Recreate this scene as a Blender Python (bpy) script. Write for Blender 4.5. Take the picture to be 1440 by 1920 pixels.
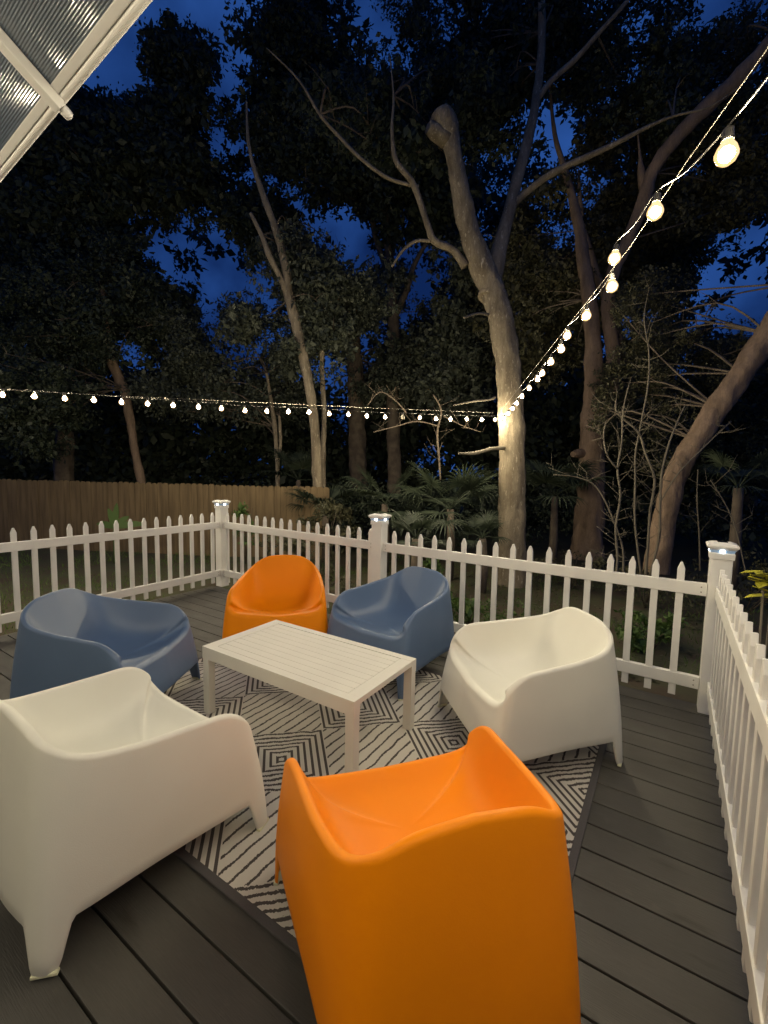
import bpy, bmesh, math, random
import numpy as np
from mathutils import Vector, Matrix, noise

scene = bpy.context.scene
for o in list(bpy.data.objects): bpy.data.objects.remove(o)
random.seed(7)
rng = np.random.default_rng(11)

# ------------------------------------------------------------------ camera
H = 1.5
F = 832.334                      # focal length in photo pixels (1440 wide)
R = Matrix(((0.83849715, -0.06499978, 0.5410153),
            (0.54455451, 0.06430164, -0.83625695),
            (0.01956835, 0.99581139, 0.08931266)))
cam_data = bpy.data.cameras.new('camera')
cam = bpy.data.objects.new('camera', cam_data)
scene.collection.objects.link(cam)
cam.matrix_world = Matrix.Translation((0, 0, H)) @ R.to_4x4()
cam_data.sensor_fit = 'HORIZONTAL'
cam_data.sensor_width = 36
cam_data.lens = F / 1440 * 36
cam_data.clip_start = 0.05
cam_data.clip_end = 500
scene.camera = cam

def P(px, py, depth):
    """point seen at photo pixel (px,py), 'depth' metres along the view axis"""
    v = R @ Vector(((px - 720) / F, -(py - 960) / F, -1.0)) * depth
    return Vector((v.x, v.y, v.z + H))
def G(px, py, z=0.0):
    v = R @ Vector(((px - 720) / F, -(py - 960) / F, -1.0))
    t = (z - H) / v.z
    return Vector((v.x * t, v.y * t, z))

# ------------------------------------------------------------------ world
world = bpy.data.worlds.new('World'); scene.world = world
world.use_nodes = True
wn = world.node_tree; wn.nodes.clear()
def wnode(t, **k):
    n = wn.nodes.new(t)
    for a, b in k.items(): setattr(n, a, b)
    return n
sky = wnode('ShaderNodeTexSky', sky_type='NISHITA', sun_disc=False)
sky.sun_elevation = math.radians(-4.0); sky.sun_rotation = math.radians(200)
sky.air_density = 1.0; sky.ozone_density = 3.0
tc = wnode('ShaderNodeTexCoord')
nz = wnode('ShaderNodeTexNoise'); nz.inputs['Scale'].default_value = 4.0; nz.inputs['Detail'].default_value = 6
cr = wnode('ShaderNodeValToRGB')
cr.color_ramp.elements[0].position = 0.38; cr.color_ramp.elements[0].color = (0.0035, 0.017, 0.085, 1)
cr.color_ramp.elements[1].position = 0.70; cr.color_ramp.elements[1].color = (0.022, 0.085, 0.33, 1)
bg1 = wnode('ShaderNodeBackground'); bg1.inputs[1].default_value = 0.10
bg2 = wnode('ShaderNodeBackground'); bg2.inputs[1].default_value = 0.36
add = wnode('ShaderNodeAddShader'); wo = wnode('ShaderNodeOutputWorld')
wn.links.new(tc.outputs['Generated'], nz.inputs['Vector'])
wn.links.new(nz.outputs['Fac'], cr.inputs['Fac'])
wn.links.new(sky.outputs[0], bg1.inputs[0]); wn.links.new(cr.outputs[0], bg2.inputs[0])
wn.links.new(bg1.outputs[0], add.inputs[0]); wn.links.new(bg2.outputs[0], add.inputs[1])
wn.links.new(add.outputs[0], wo.inputs[0])

scene.view_settings.view_transform = 'Standard'
scene.view_settings.look = 'None'
scene.view_settings.exposure = 1.38
scene.view_settings.gamma = 1.0

BULB_POWER = 430.0      # emission strength of each bulb core
PORCH_POWER = 60.0

# ------------------------------------------------------------------ materials
def mat(name):
    m = bpy.data.materials.new(name); m.use_nodes = True
    nt = m.node_tree
    return m, nt, nt.nodes['Principled BSDF']
def principled(name, color, rough=0.5, bump=0.0, bscale=60, var=0.0, vscale=3.0, metallic=0.0, spec=0.5, stretch=None, color2=None, detail=4):
    m, nt, b = mat(name)
    b.inputs['Base Color'].default_value = (*color, 1)
    b.inputs['Roughness'].default_value = rough
    b.inputs['Metallic'].default_value = metallic
    b.inputs['Specular IOR Level'].default_value = spec
    if bump or var:
        t = nt.nodes.new('ShaderNodeTexCoord'); mp = nt.nodes.new('ShaderNodeMapping')
        nt.links.new(t.outputs['Object'], mp.inputs[0])
        if stretch: mp.inputs['Scale'].default_value = stretch
    if var:
        n = nt.nodes.new('ShaderNodeTexNoise'); n.inputs['Scale'].default_value = vscale; n.inputs['Detail'].default_value = detail
        nt.links.new(mp.outputs[0], n.inputs['Vector'])
        r = nt.nodes.new('ShaderNodeValToRGB')
        c2 = color2 or tuple(c * (1 - var) for c in color)
        r.color_ramp.elements[0].position = 0.35; r.color_ramp.elements[0].color = (*c2, 1)
        r.color_ramp.elements[1].position = 0.65; r.color_ramp.elements[1].color = (*color, 1)
        nt.links.new(n.outputs['Fac'], r.inputs['Fac']); nt.links.new(r.outputs[0], b.inputs['Base Color'])
    if bump:
        n2 = nt.nodes.new('ShaderNodeTexNoise'); n2.inputs['Scale'].default_value = bscale; n2.inputs['Detail'].default_value = 3
        nt.links.new(mp.outputs[0], n2.inputs['Vector'])
        bp = nt.nodes.new('ShaderNodeBump'); bp.inputs['Strength'].default_value = bump; bp.inputs['Distance'].default_value = 0.01
        nt.links.new(n2.outputs['Fac'], bp.inputs['Height']); nt.links.new(bp.outputs[0], b.inputs['Normal'])
    return m
def emissive(name, color, strength, sample=True):
    m = bpy.data.materials.new(name); m.use_nodes = True; nt = m.node_tree; nt.nodes.clear()
    e = nt.nodes.new('ShaderNodeEmission'); o = nt.nodes.new('ShaderNodeOutputMaterial')
    e.inputs[0].default_value = (*color, 1); e.inputs[1].default_value = strength
    nt.links.new(e.outputs[0], o.inputs[0])
    m.cycles.emission_sampling = 'AUTO' if sample else 'NONE'
    return m

M = {}
M['plastic_orange'] = principled('orange_plastic', (0.93, 0.272, 0.0), 0.48, 0.08, 320, 0.05, 3, spec=0.2)
M['plastic_blue'] = principled('blue_plastic', (0.105, 0.165, 0.275), 0.40, 0.08, 320, 0.08, 3)
M['plastic_white'] = principled('white_plastic', (0.76, 0.75, 0.655), 0.42, 0.08, 320, 0.05, 3)
M['rubber'] = principled('pale_rubber', (0.62, 0.62, 0.42), 0.6)
M['vinyl'] = principled('white_vinyl', (0.78, 0.77, 0.72), 0.38, 0.05, 30, 0.10, 4)
M['table'] = principled('powder_coated_aluminium', (0.68, 0.66, 0.585), 0.5, 0.08, 500, 0.05, 4)
def deck_mat():
    m, nt, b = mat('painted_deck_board'); N = nt.nodes; L = nt.links
    t = N.new('ShaderNodeTexCoord')
    def nse(scale, mapv, det=5):
        mp = N.new('ShaderNodeMapping'); mp.inputs['Scale'].default_value = mapv; L.new(t.outputs['Object'], mp.inputs[0])
        n = N.new('ShaderNodeTexNoise'); n.inputs['Scale'].default_value = scale; n.inputs['Detail'].default_value = det; L.new(mp.outputs[0], n.inputs['Vector']); return n.outputs['Fac']
    def ramp(f, p0, c0, p1, c1):
        r = N.new('ShaderNodeValToRGB'); r.color_ramp.elements[0].position = p0; r.color_ramp.elements[0].color = (*c0, 1)
        r.color_ramp.elements[1].position = p1; r.color_ramp.elements[1].color = (*c1, 1); L.new(f, r.inputs[0]); return r.outputs[0]
    def mul(a, b_, f=1.0):
        x = N.new('ShaderNodeMix'); x.data_type = 'RGBA'; x.blend_type = 'MULTIPLY'; x.inputs[0].default_value = f; L.new(a, x.inputs[6]); L.new(b_, x.inputs[7]); return x.outputs[2]
    base = ramp(nse(1.6, (1, 1, 1)), .35, (.062, .060, .053), .65, (.090, .087, .077))
    geo = N.new('ShaderNodeNewGeometry'); isl = ramp(geo.outputs['Random Per Island'], 0, (.80, .80, .80), 1, (1.12, 1.10, 1.06))
    grain = ramp(nse(60, (.25, 4, 1)), .3, (.90, .90, .90), .7, (1.06, 1.06, 1.06))
    scuff = ramp(nse(5, (.6, 2.5, 1), 8), .62, (1, 1, 1), .74, (.62, .60, .57))
    pale = ramp(nse(9, (1, 1, 1), 8), .66, (1, 1, 1), .76, (1.35, 1.33, 1.28))
    c = mul(mul(mul(mul(base, isl), grain), scuff), pale); L.new(c, b.inputs['Base Color'])
    rr_ = ramp(nse(4, (1, 2, 1)), .35, (.42, .42, .42), .7, (.62, .62, .62)); L.new(rr_, b.inputs['Roughness']); b.inputs['Specular IOR Level'].default_value = .35
    bp = N.new('ShaderNodeBump'); bp.inputs['Strength'].default_value = .35; bp.inputs['Distance'].default_value = .004; L.new(nse(70, (.25, 4, 1)), bp.inputs['Height']); L.new(bp.outputs[0], b.inputs['Normal'])
    return m
M['deck'] = deck_mat()
M['dark_gap'] = principled('dark_joist', (0.015, 0.012, 0.01), 0.9)
M['ground'] = principled('leafy_ground', (0.055, 0.062, 0.024), 0.95, 0.8, 14, 0.6, 2.5, color2=(0.06, 0.042, 0.022))
M['wood_fence'] = principled('cedar_boards', (0.19, 0.132, 0.064), 0.8, 0.3, 25, 0.35, 2.0, stretch=(6, 6, 0.6), color2=(0.12, 0.082, 0.038))
def bark_mat(name, c1, c2, c3, patch=.60):
    m, nt, b = mat(name); N = nt.nodes; L = nt.links
    t = N.new('ShaderNodeTexCoord'); mp = N.new('ShaderNodeMapping'); mp.inputs['Scale'].default_value = (1, 1, .22); L.new(t.outputs['Object'], mp.inputs[0])
    def nse(sc, det=6, ro=.6):
        n = N.new('ShaderNodeTexNoise'); n.inputs['Scale'].default_value = sc; n.inputs['Detail'].default_value = det; n.inputs['Roughness'].default_value = ro
        L.new(mp.outputs[0], n.inputs['Vector']); return n.outputs['Fac']
    a = nse(7); r = N.new('ShaderNodeValToRGB'); r.color_ramp.elements[0].position = .35; r.color_ramp.elements[1].position = .68
    r.color_ramp.elements[0].color = (*c2, 1); r.color_ramp.elements[1].color = (*c1, 1); L.new(a, r.inputs[0])
    g = nse(26, 8, .7); r2 = N.new('ShaderNodeValToRGB'); r2.color_ramp.elements[0].position = patch; r2.color_ramp.elements[1].position = patch + .06; L.new(g, r2.inputs[0])
    mx = N.new('ShaderNodeMix'); mx.data_type = 'RGBA'; L.new(r2.outputs[0], mx.inputs[0]); L.new(r.outputs[0], mx.inputs[6]); mx.inputs[7].default_value = (*c3, 1)
    v = N.new('ShaderNodeTexVoronoi'); v.feature = 'DISTANCE_TO_EDGE'; v.inputs['Scale'].default_value = 34; L.new(mp.outputs[0], v.inputs['Vector'])
    r3 = N.new('ShaderNodeValToRGB'); r3.color_ramp.elements[0].position = 0; r3.color_ramp.elements[0].color = (.45, .42, .4, 1); r3.color_ramp.elements[1].position = .10; L.new(v.outputs[0], r3.inputs[0])
    mm = N.new('ShaderNodeMix'); mm.data_type = 'RGBA'; mm.blend_type = 'MULTIPLY'; mm.inputs[0].default_value = .30; L.new(mx.outputs[2], mm.inputs[6]); L.new(r3.outputs[0], mm.inputs[7])
    L.new(mm.outputs[2], b.inputs['Base Color']); b.inputs['Roughness'].default_value = .9; b.inputs['Specular IOR Level'].default_value = .2
    ad = N.new('ShaderNodeMath'); ad.operation = 'MULTIPLY_ADD'; ad.inputs[1].default_value = .3; ad.inputs[2].default_value = 0; L.new(r3.outputs[0], ad.inputs[0]); L.new(g, ad.inputs[2])
    bp = N.new('ShaderNodeBump'); bp.inputs['Strength'].default_value = .9; bp.inputs['Distance'].default_value = .012; L.new(ad.outputs[0], bp.inputs['Height']); L.new(bp.outputs[0], b.inputs['Normal'])
    return m
M['bark'] = bark_mat('pale_bark', (.32, .27, .19), (.16, .13, .09), (.50, .44, .33), .58)
M['bark_red'] = bark_mat('reddish_bark', (.30, .215, .15), (.18, .128, .085), (.36, .29, .22), .64)
M['bark_dark'] = principled('dark_bark', (0.15, 0.12, 0.085), 0.9, 0.6, 20, 0.4, 5, color2=(0.08, 0.06, 0.045))
M['twig'] = principled('pale_twig', (0.15, 0.13, 0.095), 0.9)
M['black_cap'] = principled('black_socket', (0.03, 0.028, 0.025), 0.5)
M['wire'] = principled('galvanised_wire', (0.22, 0.20, 0.16), 0.4)
M['cable'] = principled('black_cable', (0.035, 0.032, 0.028), 0.5)
M['gazebo'] = principled('white_aluminium', (0.66, 0.66, 0.65), 0.35, 0.03, 20, 0.05, 3)
M['solar'] = principled('dark_solar_cell', (0.02, 0.022, 0.03), 0.2)
M['screw'] = principled('screw_head', (0.25, 0.23, 0.2), 0.5, metallic=0.5)
M['siding'] = principled('pale_siding', (0.55, 0.52, 0.46), 0.7, 0.1, 20, 0.1, 3)
M['pot'] = principled('soil', (0.05, 0.035, 0.02), 0.9)

def leaf_mat(name, c1, c2, rough=0.5):
    m, nt, b = mat(name)
    oi = nt.nodes.new('ShaderNodeNewGeometry')
    r = nt.nodes.new('ShaderNodeValToRGB')
    r.color_ramp.elements[0].color = (*c1, 1); r.color_ramp.elements[1].color = (*c2, 1)
    nt.links.new(oi.outputs['Random Per Island'], r.inputs['Fac'])
    nt.links.new(r.outputs[0], b.inputs['Base Color'])
    b.inputs['Roughness'].default_value = rough
    b.inputs['Specular IOR Level'].default_value = 0.3
    tr = nt.nodes.new('ShaderNodeBsdfTranslucent'); mx = nt.nodes.new('ShaderNodeMixShader'); mx.inputs[0].default_value = 0.25
    nt.links.new(r.outputs[0], tr.inputs[0])
    nt.links.new(b.outputs[0], mx.inputs[1]); nt.links.new(tr.outputs[0], mx.inputs[2])
    nt.links.new(mx.outputs[0], nt.nodes['Material Output'].inputs[0])
    return m
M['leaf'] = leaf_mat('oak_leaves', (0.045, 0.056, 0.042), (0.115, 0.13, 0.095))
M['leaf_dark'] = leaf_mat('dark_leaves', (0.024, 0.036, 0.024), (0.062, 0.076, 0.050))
M['leaf_brown'] = leaf_mat('brown_green_leaves', (0.045, 0.048, 0.026), (0.11, 0.105, 0.058))
M['palm'] = leaf_mat('palmetto_blades', (0.022, 0.033, 0.020), (0.070, 0.088, 0.055))
M['yellow_leaf'] = leaf_mat('yellow_green_leaves', (0.35, 0.33, 0.03), (0.55, 0.52, 0.06))
M['fern'] = leaf_mat('low_green_leaves', (0.05, 0.10, 0.025), (0.12, 0.19, 0.05))
M['grass'] = leaf_mat('grass_blades', (0.06, 0.11, 0.02), (0.13, 0.20, 0.045))
M['core'] = emissive('bulb_filament_glow', (1.0, 0.85, 0.575), BULB_POWER)
M['led'] = emissive('cool_led', (0.75, 0.88, 1.0), 11.0)
M['ledband'] = principled('blue_translucent_plastic', (0.30, 0.42, 0.55), 0.2)
M['ledband'].node_tree.nodes['Principled BSDF'].inputs['Emission Color'].default_value = (0.35, 0.55, 0.85, 1)
M['ledband'].node_tree.nodes['Principled BSDF'].inputs['Emission Strength'].default_value = 0.07

def make_glow_glass():
    m = bpy.data.materials.new('warm_bulb_glass'); m.use_nodes = True; nt = m.node_tree; nt.nodes.clear()
    tr = nt.nodes.new('ShaderNodeBsdfTransparent'); gl = nt.nodes.new('ShaderNodeBsdfGlossy'); em = nt.nodes.new('ShaderNodeEmission')
    gl.inputs['Roughness'].default_value = 0.05
    em.inputs[0].default_value = (1.0, 0.62, 0.25, 1); em.inputs[1].default_value = 0.55
    lw = nt.nodes.new('ShaderNodeFresnel'); lw.inputs[0].default_value = 1.45
    mx = nt.nodes.new('ShaderNodeMixShader'); ad = nt.nodes.new('ShaderNodeAddShader'); o = nt.nodes.new('ShaderNodeOutputMaterial')
    nt.links.new(lw.outputs[0], mx.inputs[0]); nt.links.new(tr.outputs[0], mx.inputs[1]); nt.links.new(gl.outputs[0], mx.inputs[2])
    nt.links.new(mx.outputs[0], ad.inputs[0]); nt.links.new(em.outputs[0], ad.inputs[1]); nt.links.new(ad.outputs[0], o.inputs[0])
    m.cycles.emission_sampling = 'NONE'
    return m
M['bulb_glass'] = make_glow_glass()

def make_panel_mat():
    m, nt, b = mat('ribbed_polycarbonate')
    b.inputs['Base Color'].default_value = (0.10, 0.125, 0.165, 1)
    b.inputs['Roughness'].default_value = 0.09
    b.inputs['Specular IOR Level'].default_value = 0.8
    return m
M['panel'] = make_panel_mat()

def make_rug_mat():
    m, nt, b = mat('woven_rug')
    N = nt.nodes; L = nt.links
    def val(v):
        return v
    def mth(op, a, c=None, clamp=False):
        n = N.new('ShaderNodeMath'); n.operation = op; n.use_clamp = clamp
        for i, v in enumerate((a, c)):
            if v is None: continue
            if isinstance(v, (int, float)): n.inputs[i].default_value = v
            else: L.new(v, n.inputs[i])
        return n.outputs[0]
    tcn = N.new('ShaderNodeTexCoord'); sp = N.new('ShaderNodeSeparateXYZ')
    L.new(tcn.outputs['Object'], sp.inputs[0])
    # woven, slightly wandering lines
    nzn = N.new('ShaderNodeTexNoise'); nzn.inputs['Scale'].default_value = 9.0; nzn.inputs['Detail'].default_value = 2
    L.new(tcn.outputs['Object'], nzn.inputs['Vector'])
    nz2 = N.new('ShaderNodeTexNoise'); nz2.inputs['Scale'].default_value = 160.0; nz2.inputs['Detail'].default_value = 1
    L.new(tcn.outputs['Object'], nz2.inputs['Vector'])
    w = mth('ADD', mth('MULTIPLY', mth('SUBTRACT', nzn.outputs['Fac'], 0.5), 0.028), mth('MULTIPLY', mth('SUBTRACT', nz2.outputs['Fac'], 0.5), 0.010))
    X = mth('ADD', sp.outputs[0], w); Y = mth('SUBTRACT', sp.outputs[1], w)
    # steps where the weave shifts: snap X in narrow columns
    Xn = mth('DIVIDE', mth('SUBTRACT', X, -1.61), 0.68)
    Yn = mth('DIVIDE', mth('SUBTRACT', Y, 2.20), 0.645)
    p = mth('ADD', Xn, Yn); q = mth('SUBTRACT', Yn, Xn)
    rp = mth('ROUND', p); rq = mth('ROUND', q)
    fp = mth('ABSOLUTE', mth('SUBTRACT', p, rp)); fq = mth('ABSOLUTE', mth('SUBTRACT', q, rq))
    d = mth('MAXIMUM', fp, fq)                                  # 0 centre .. 0.5 edge
    ring = mth('FRACT', mth('ADD', mth('MULTIPLY', d, 14.0), 0.60))
    ring = mth('LESS_THAN', ring, 0.41)
    par = mth('MODULO', mth('ABSOLUTE', mth('ADD', rp, rq)), 2.0)
    stripes = mth('LESS_THAN', mth('FRACT', mth('MULTIPLY', X, 17.5)), 0.20)
    edge = mth('GREATER_THAN', d, 0.47)
    isS = mth('GREATER_THAN', par, 0.5)
    dark = mth('ADD', mth('MULTIPLY', isS, stripes), mth('MULTIPLY', mth('SUBTRACT', 1.0, isS), ring), clamp=True)
    mix = N.new('ShaderNodeMix'); mix.data_type = 'RGBA'
    mix.inputs[6].default_value = (0.64, 0.61, 0.54, 1); mix.inputs[7].default_value = (0.088, 0.078, 0.072, 1)
    L.new(dark, mix.inputs[0])
    # weave texture
    wv = N.new('ShaderNodeTexWave'); wv.inputs['Scale'].default_value = 120; wv.inputs['Distortion'].default_value = 1.0; wv.bands_direction = 'Y'
    L.new(tcn.outputs['Object'], wv.inputs['Vector'])
    mul = N.new('ShaderNodeMix'); mul.data_type = 'RGBA'; mul.blend_type = 'MULTIPLY'; mul.inputs[0].default_value = 0.18
    L.new(mix.outputs[2], mul.inputs[6]); L.new(wv.outputs['Color'], mul.inputs[7])
    L.new(mul.outputs[2], b.inputs['Base Color'])
    bp = N.new('ShaderNodeBump'); bp.inputs['Strength'].default_value = 0.4; bp.inputs['Distance'].default_value = 0.003
    L.new(wv.outputs['Fac'], bp.inputs['Height']); L.new(bp.outputs[0], b.inputs['Normal'])
    b.inputs['Roughness'].default_value = 0.9; b.inputs['Specular IOR Level'].default_value = 0.2
    return m
M['rug'] = make_rug_mat()
M['rug_border'] = principled('rug_binding', (0.075, 0.07, 0.07), 0.85, 0.3, 200)

# ------------------------------------------------------------------ helpers
col = scene.collection
def link_mesh(name, verts, faces, m, parent=None, smooth=False, mats=None, fmats=None):
    me = bpy.data.meshes.new(name); me.from_pydata([tuple(v) for v in verts], [], faces)
    if mats:
        for k in mats: me.materials.append(k)
        if fmats is not None: me.polygons.foreach_set('material_index', fmats)
    else: me.materials.append(m)
    if smooth: me.polygons.foreach_set('use_smooth', [len(f) <= 4 for f in faces])
    me.update()
    o = bpy.data.objects.new(name, me); col.objects.link(o)
    if parent: o.parent = parent
    return o
def thing(name, label, cat, loc=(0, 0, 0), rotz=0.0, group=None):
    o = bpy.data.objects.new(name, None); col.objects.link(o)
    o.location = loc; o.rotation_euler = (0, 0, rotz); o.empty_display_size = 0.1
    o['label'] = label; o['category'] = cat
    if group: o['group'] = group
    return o
def tag(o, label=None, cat=None, group=None, kind=None):
    if label: o['label'] = label
    if cat: o['category'] = cat
    if group: o['group'] = group
    if kind: o['kind'] = kind
    return o
class MB:
    def __init__(s): s.v = []; s.f = []
    def box(s, x0, x1, y0, y1, z0, z1, mtx=None, bev=0.0):
        if bev > 0:
            bm = bmesh.new(); bmesh.ops.create_cube(bm, size=1.0)
            for v in bm.verts:
                v.co = Vector(((x0 + x1) / 2 + v.co.x * (x1 - x0), (y0 + y1) / 2 + v.co.y * (y1 - y0), (z0 + z1) / 2 + v.co.z * (z1 - z0)))
            bmesh.ops.bevel(bm, geom=bm.edges[:], offset=bev, segments=2, affect='EDGES', profile=0.6)
            n = len(s.v); bm.verts.index_update()
            for v in bm.verts: s.v.append((mtx @ v.co) if mtx else v.co.copy())
            for f in bm.faces: s.f.append([n + v.index for v in f.verts])
            bm.free(); return s
        n = len(s.v)
        for p in ((x0, y0, z0), (x1, y0, z0), (x1, y1, z0), (x0, y1, z0), (x0, y0, z1), (x1, y0, z1), (x1, y1, z1), (x0, y1, z1)):
            p = Vector(p); s.v.append((mtx @ p) if mtx else p)
        s.f += [[n, n + 3, n + 2, n + 1], [n + 4, n + 5, n + 6, n + 7], [n, n + 1, n + 5, n + 4], [n + 1, n + 2, n + 6, n + 5], [n + 2, n + 3, n + 7, n + 6], [n + 3, n, n + 4, n + 7]]
        return s
    def tube(s, pts, rad, seg=8, cap=True, wob=0.0, wfreq=3.0):
        pts = [Vector(p) for p in pts]; n0 = len(s.v); m = len(pts)
        if isinstance(rad, (int, float)): rad = [rad] * m
        up = Vector((0.31, 0.17, 0.93))
        t0 = (pts[1] - pts[0]).normalized(); nrm = t0.cross(up)
        if nrm.length < 1e-3: nrm = t0.cross(Vector((1, 0, 0)))
        nrm.normalize()
        for i, p in enumerate(pts):
            t = (pts[min(i + 1, m - 1)] - pts[max(i - 1, 0)]).normalized()
            nrm = (nrm - t * nrm.dot(t)).normalized(); b = t.cross(nrm)
            for k in range(seg):
                a = 2 * math.pi * k / seg
                d = nrm * math.cos(a) + b * math.sin(a)
                r = rad[i]
                if wob: q = (p + d * rad[i]) * wfreq; q.z *= .5; r *= 1 + wob * noise.noise(q) + wob * .45 * noise.noise(q * 3.1) + wob * .25 * noise.noise(q * 8)
                s.v.append(p + d * r)
        for i in range(m - 1):
            for k in range(seg):
                a = n0 + i * seg + k; b_ = n0 + i * seg + (k + 1) % seg
                s.f.append([a, b_, b_ + seg, a + seg])
        if cap:
            s.f.append([n0 + k for k in range(seg)][::-1]); s.f.append([n0 + (m - 1) * seg + k for k in range(seg)])
        return s
    def lathe(s, prof, seg=16, origin=(0, 0, 0)):
        n0 = len(s.v); o = Vector(origin)
        for r, z in prof:
            for k in range(seg):
                a = 2 * math.pi * k / seg; s.v.append(o + Vector((r * math.cos(a), r * math.sin(a), z)))
        for i in range(len(prof) - 1):
            for k in range(seg):
                a = n0 + i * seg + k; b_ = n0 + i * seg + (k + 1) % seg
                s.f.append([a, b_, b_ + seg, a + seg])
        s.f.append([n0 + k for k in range(seg)][::-1]); s.f.append([n0 + (len(prof) - 1) * seg + k for k in range(seg)])
        return s
    def build(s, name, m, parent=None, smooth=False): return link_mesh(name, s.v, s.f, m, parent, smooth)
def catmull(pts, n, closed=False):
    pts = [Vector(p) for p in pts]; out = []; m = len(pts)
    for i in range(m if closed else m - 1):
        g = (lambda j: pts[j % m]) if closed else (lambda j: pts[max(0, min(m - 1, j))])
        a, b, c, d = g(i - 1), g(i), g(i + 1), g(i + 2)
        for k in range(n):
            t = k / n
            out.append(0.5 * ((2 * b) + (c - a) * t + (2 * a - 5 * b + 4 * c - d) * t * t + (3 * b - a - 3 * c + d) * t ** 3))
    if not closed: out.append(pts[-1])
    return out
def scat(vals, n):
    v = catmull([(a, 0, 0) for a in vals], n); return [x[0] for x in v]

# ------------------------------------------------------------------ ground, deck
GZ = -0.45
def build_ground():
    n = 90; vs = []; fs = []
    for j in range(n + 1):
        for i in range(n + 1):
            x = -90 + 180 * (i / n); y = -60 + 180 * (j / n)
            x = math.copysign(abs(x / 90) ** 2.0 * 110, x) - 4; 
            yy = (j / n - 0.4) * 2; y = math.copysign(abs(yy) ** 2 * 110, yy) + 3
            z = GZ + 0.06 * noise.noise(Vector((x * 0.5, y * 0.5, 0))) - 0.006 * max(0, -x - 5)
            vs.append((x, y, z))
    for j in range(n):
        for i in range(n):
            a = j * (n + 1) + i; fs.append([a, a + 1, a + n + 2, a + n + 1])
    o = link_mesh('ground', vs, fs, M['ground'], smooth=True); o['kind'] = 'structure'
build_ground()
DX0, DX1, DY0, DY1 = -4.86, 0.36, -3.0, 3.51
def build_deck():
    mb = MB(); y = 0.49 - 0.152 * 23
    while y < DY1 - 0.02:
        y1 = min(y + 0.152, DY1); dz = random.uniform(-0.0012, 0.0)
        mb.box(DX0, DX1, y + 0.004, y1 - 0.004, -0.035, dz, bev=0.004); y += 0.152
    nb = len(mb.f)
    mb.box(DX0 + 0.03, DX1 - 0.03, DY0, DY1 - 0.03, -0.25, -0.037)
    mb.box(DX0 + 0.01, DX1 - 0.01, DY1 + 0.001, DY1 + 0.03, -0.30, -0.004)
    mb.box(DX0 - 0.03, DX0 - 0.001, DY0, DY1, -0.30, -0.004)
    mb.box(DX1 + 0.001, DX1 + 0.03, DY0, DY1, -0.30, -0.004)
    fm = [0] * nb + [1] * 6 + [0] * 18
    o = link_mesh('deck', mb.v, mb.f, None, mats=[M['deck'], M['dark_gap']], fmats=fm); o['kind'] = 'structure'
build_deck()

# rug
def build_rug():
    x0, x1, y0, y1 = -3.06, -0.215, 0.915, 2.93; bw = 0.032
    t = thing('outdoor_rug', 'black and cream geometric outdoor rug lying on the deck under the table', 'rug', (0, 0, 0))
    nx, ny = 90, 64; vs = []; fs = []
    def zz(x, y): return 0.008 + 0.0018 * noise.noise(Vector((x * 3, y * 3, 1.7)))
    for j in range(ny + 1):
        for i in range(nx + 1):
            x = x0 + bw + (x1 - x0 - 2 * bw) * i / nx; y = y0 + bw + (y1 - y0 - 2 * bw) * j / ny
            vs.append((x, y, zz(x, y)))
    for j in range(ny):
        for i in range(nx):
            a = j * (nx + 1) + i; fs.append([a, a + 1, a + nx + 2, a + nx + 1])
    link_mesh('woven_field', vs, fs, M['rug'], t, smooth=True)
    mb = MB()
    mb.box(x0, x1, y0, y0 + bw, 0.001, 0.012, bev=0.004); mb.box(x0, x1, y1 - bw, y1, 0.001, 0.012, bev=0.004)
    mb.box(x0, x0 + bw, y0 + bw, y1 - bw, 0.001, 0.0118, bev=0.004); mb.box(x1 - bw, x1, y0 + bw, y1 - bw, 0.001, 0.0118, bev=0.004)
    mb.build('binding', M['rug_border'], t)
build_rug()

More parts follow.
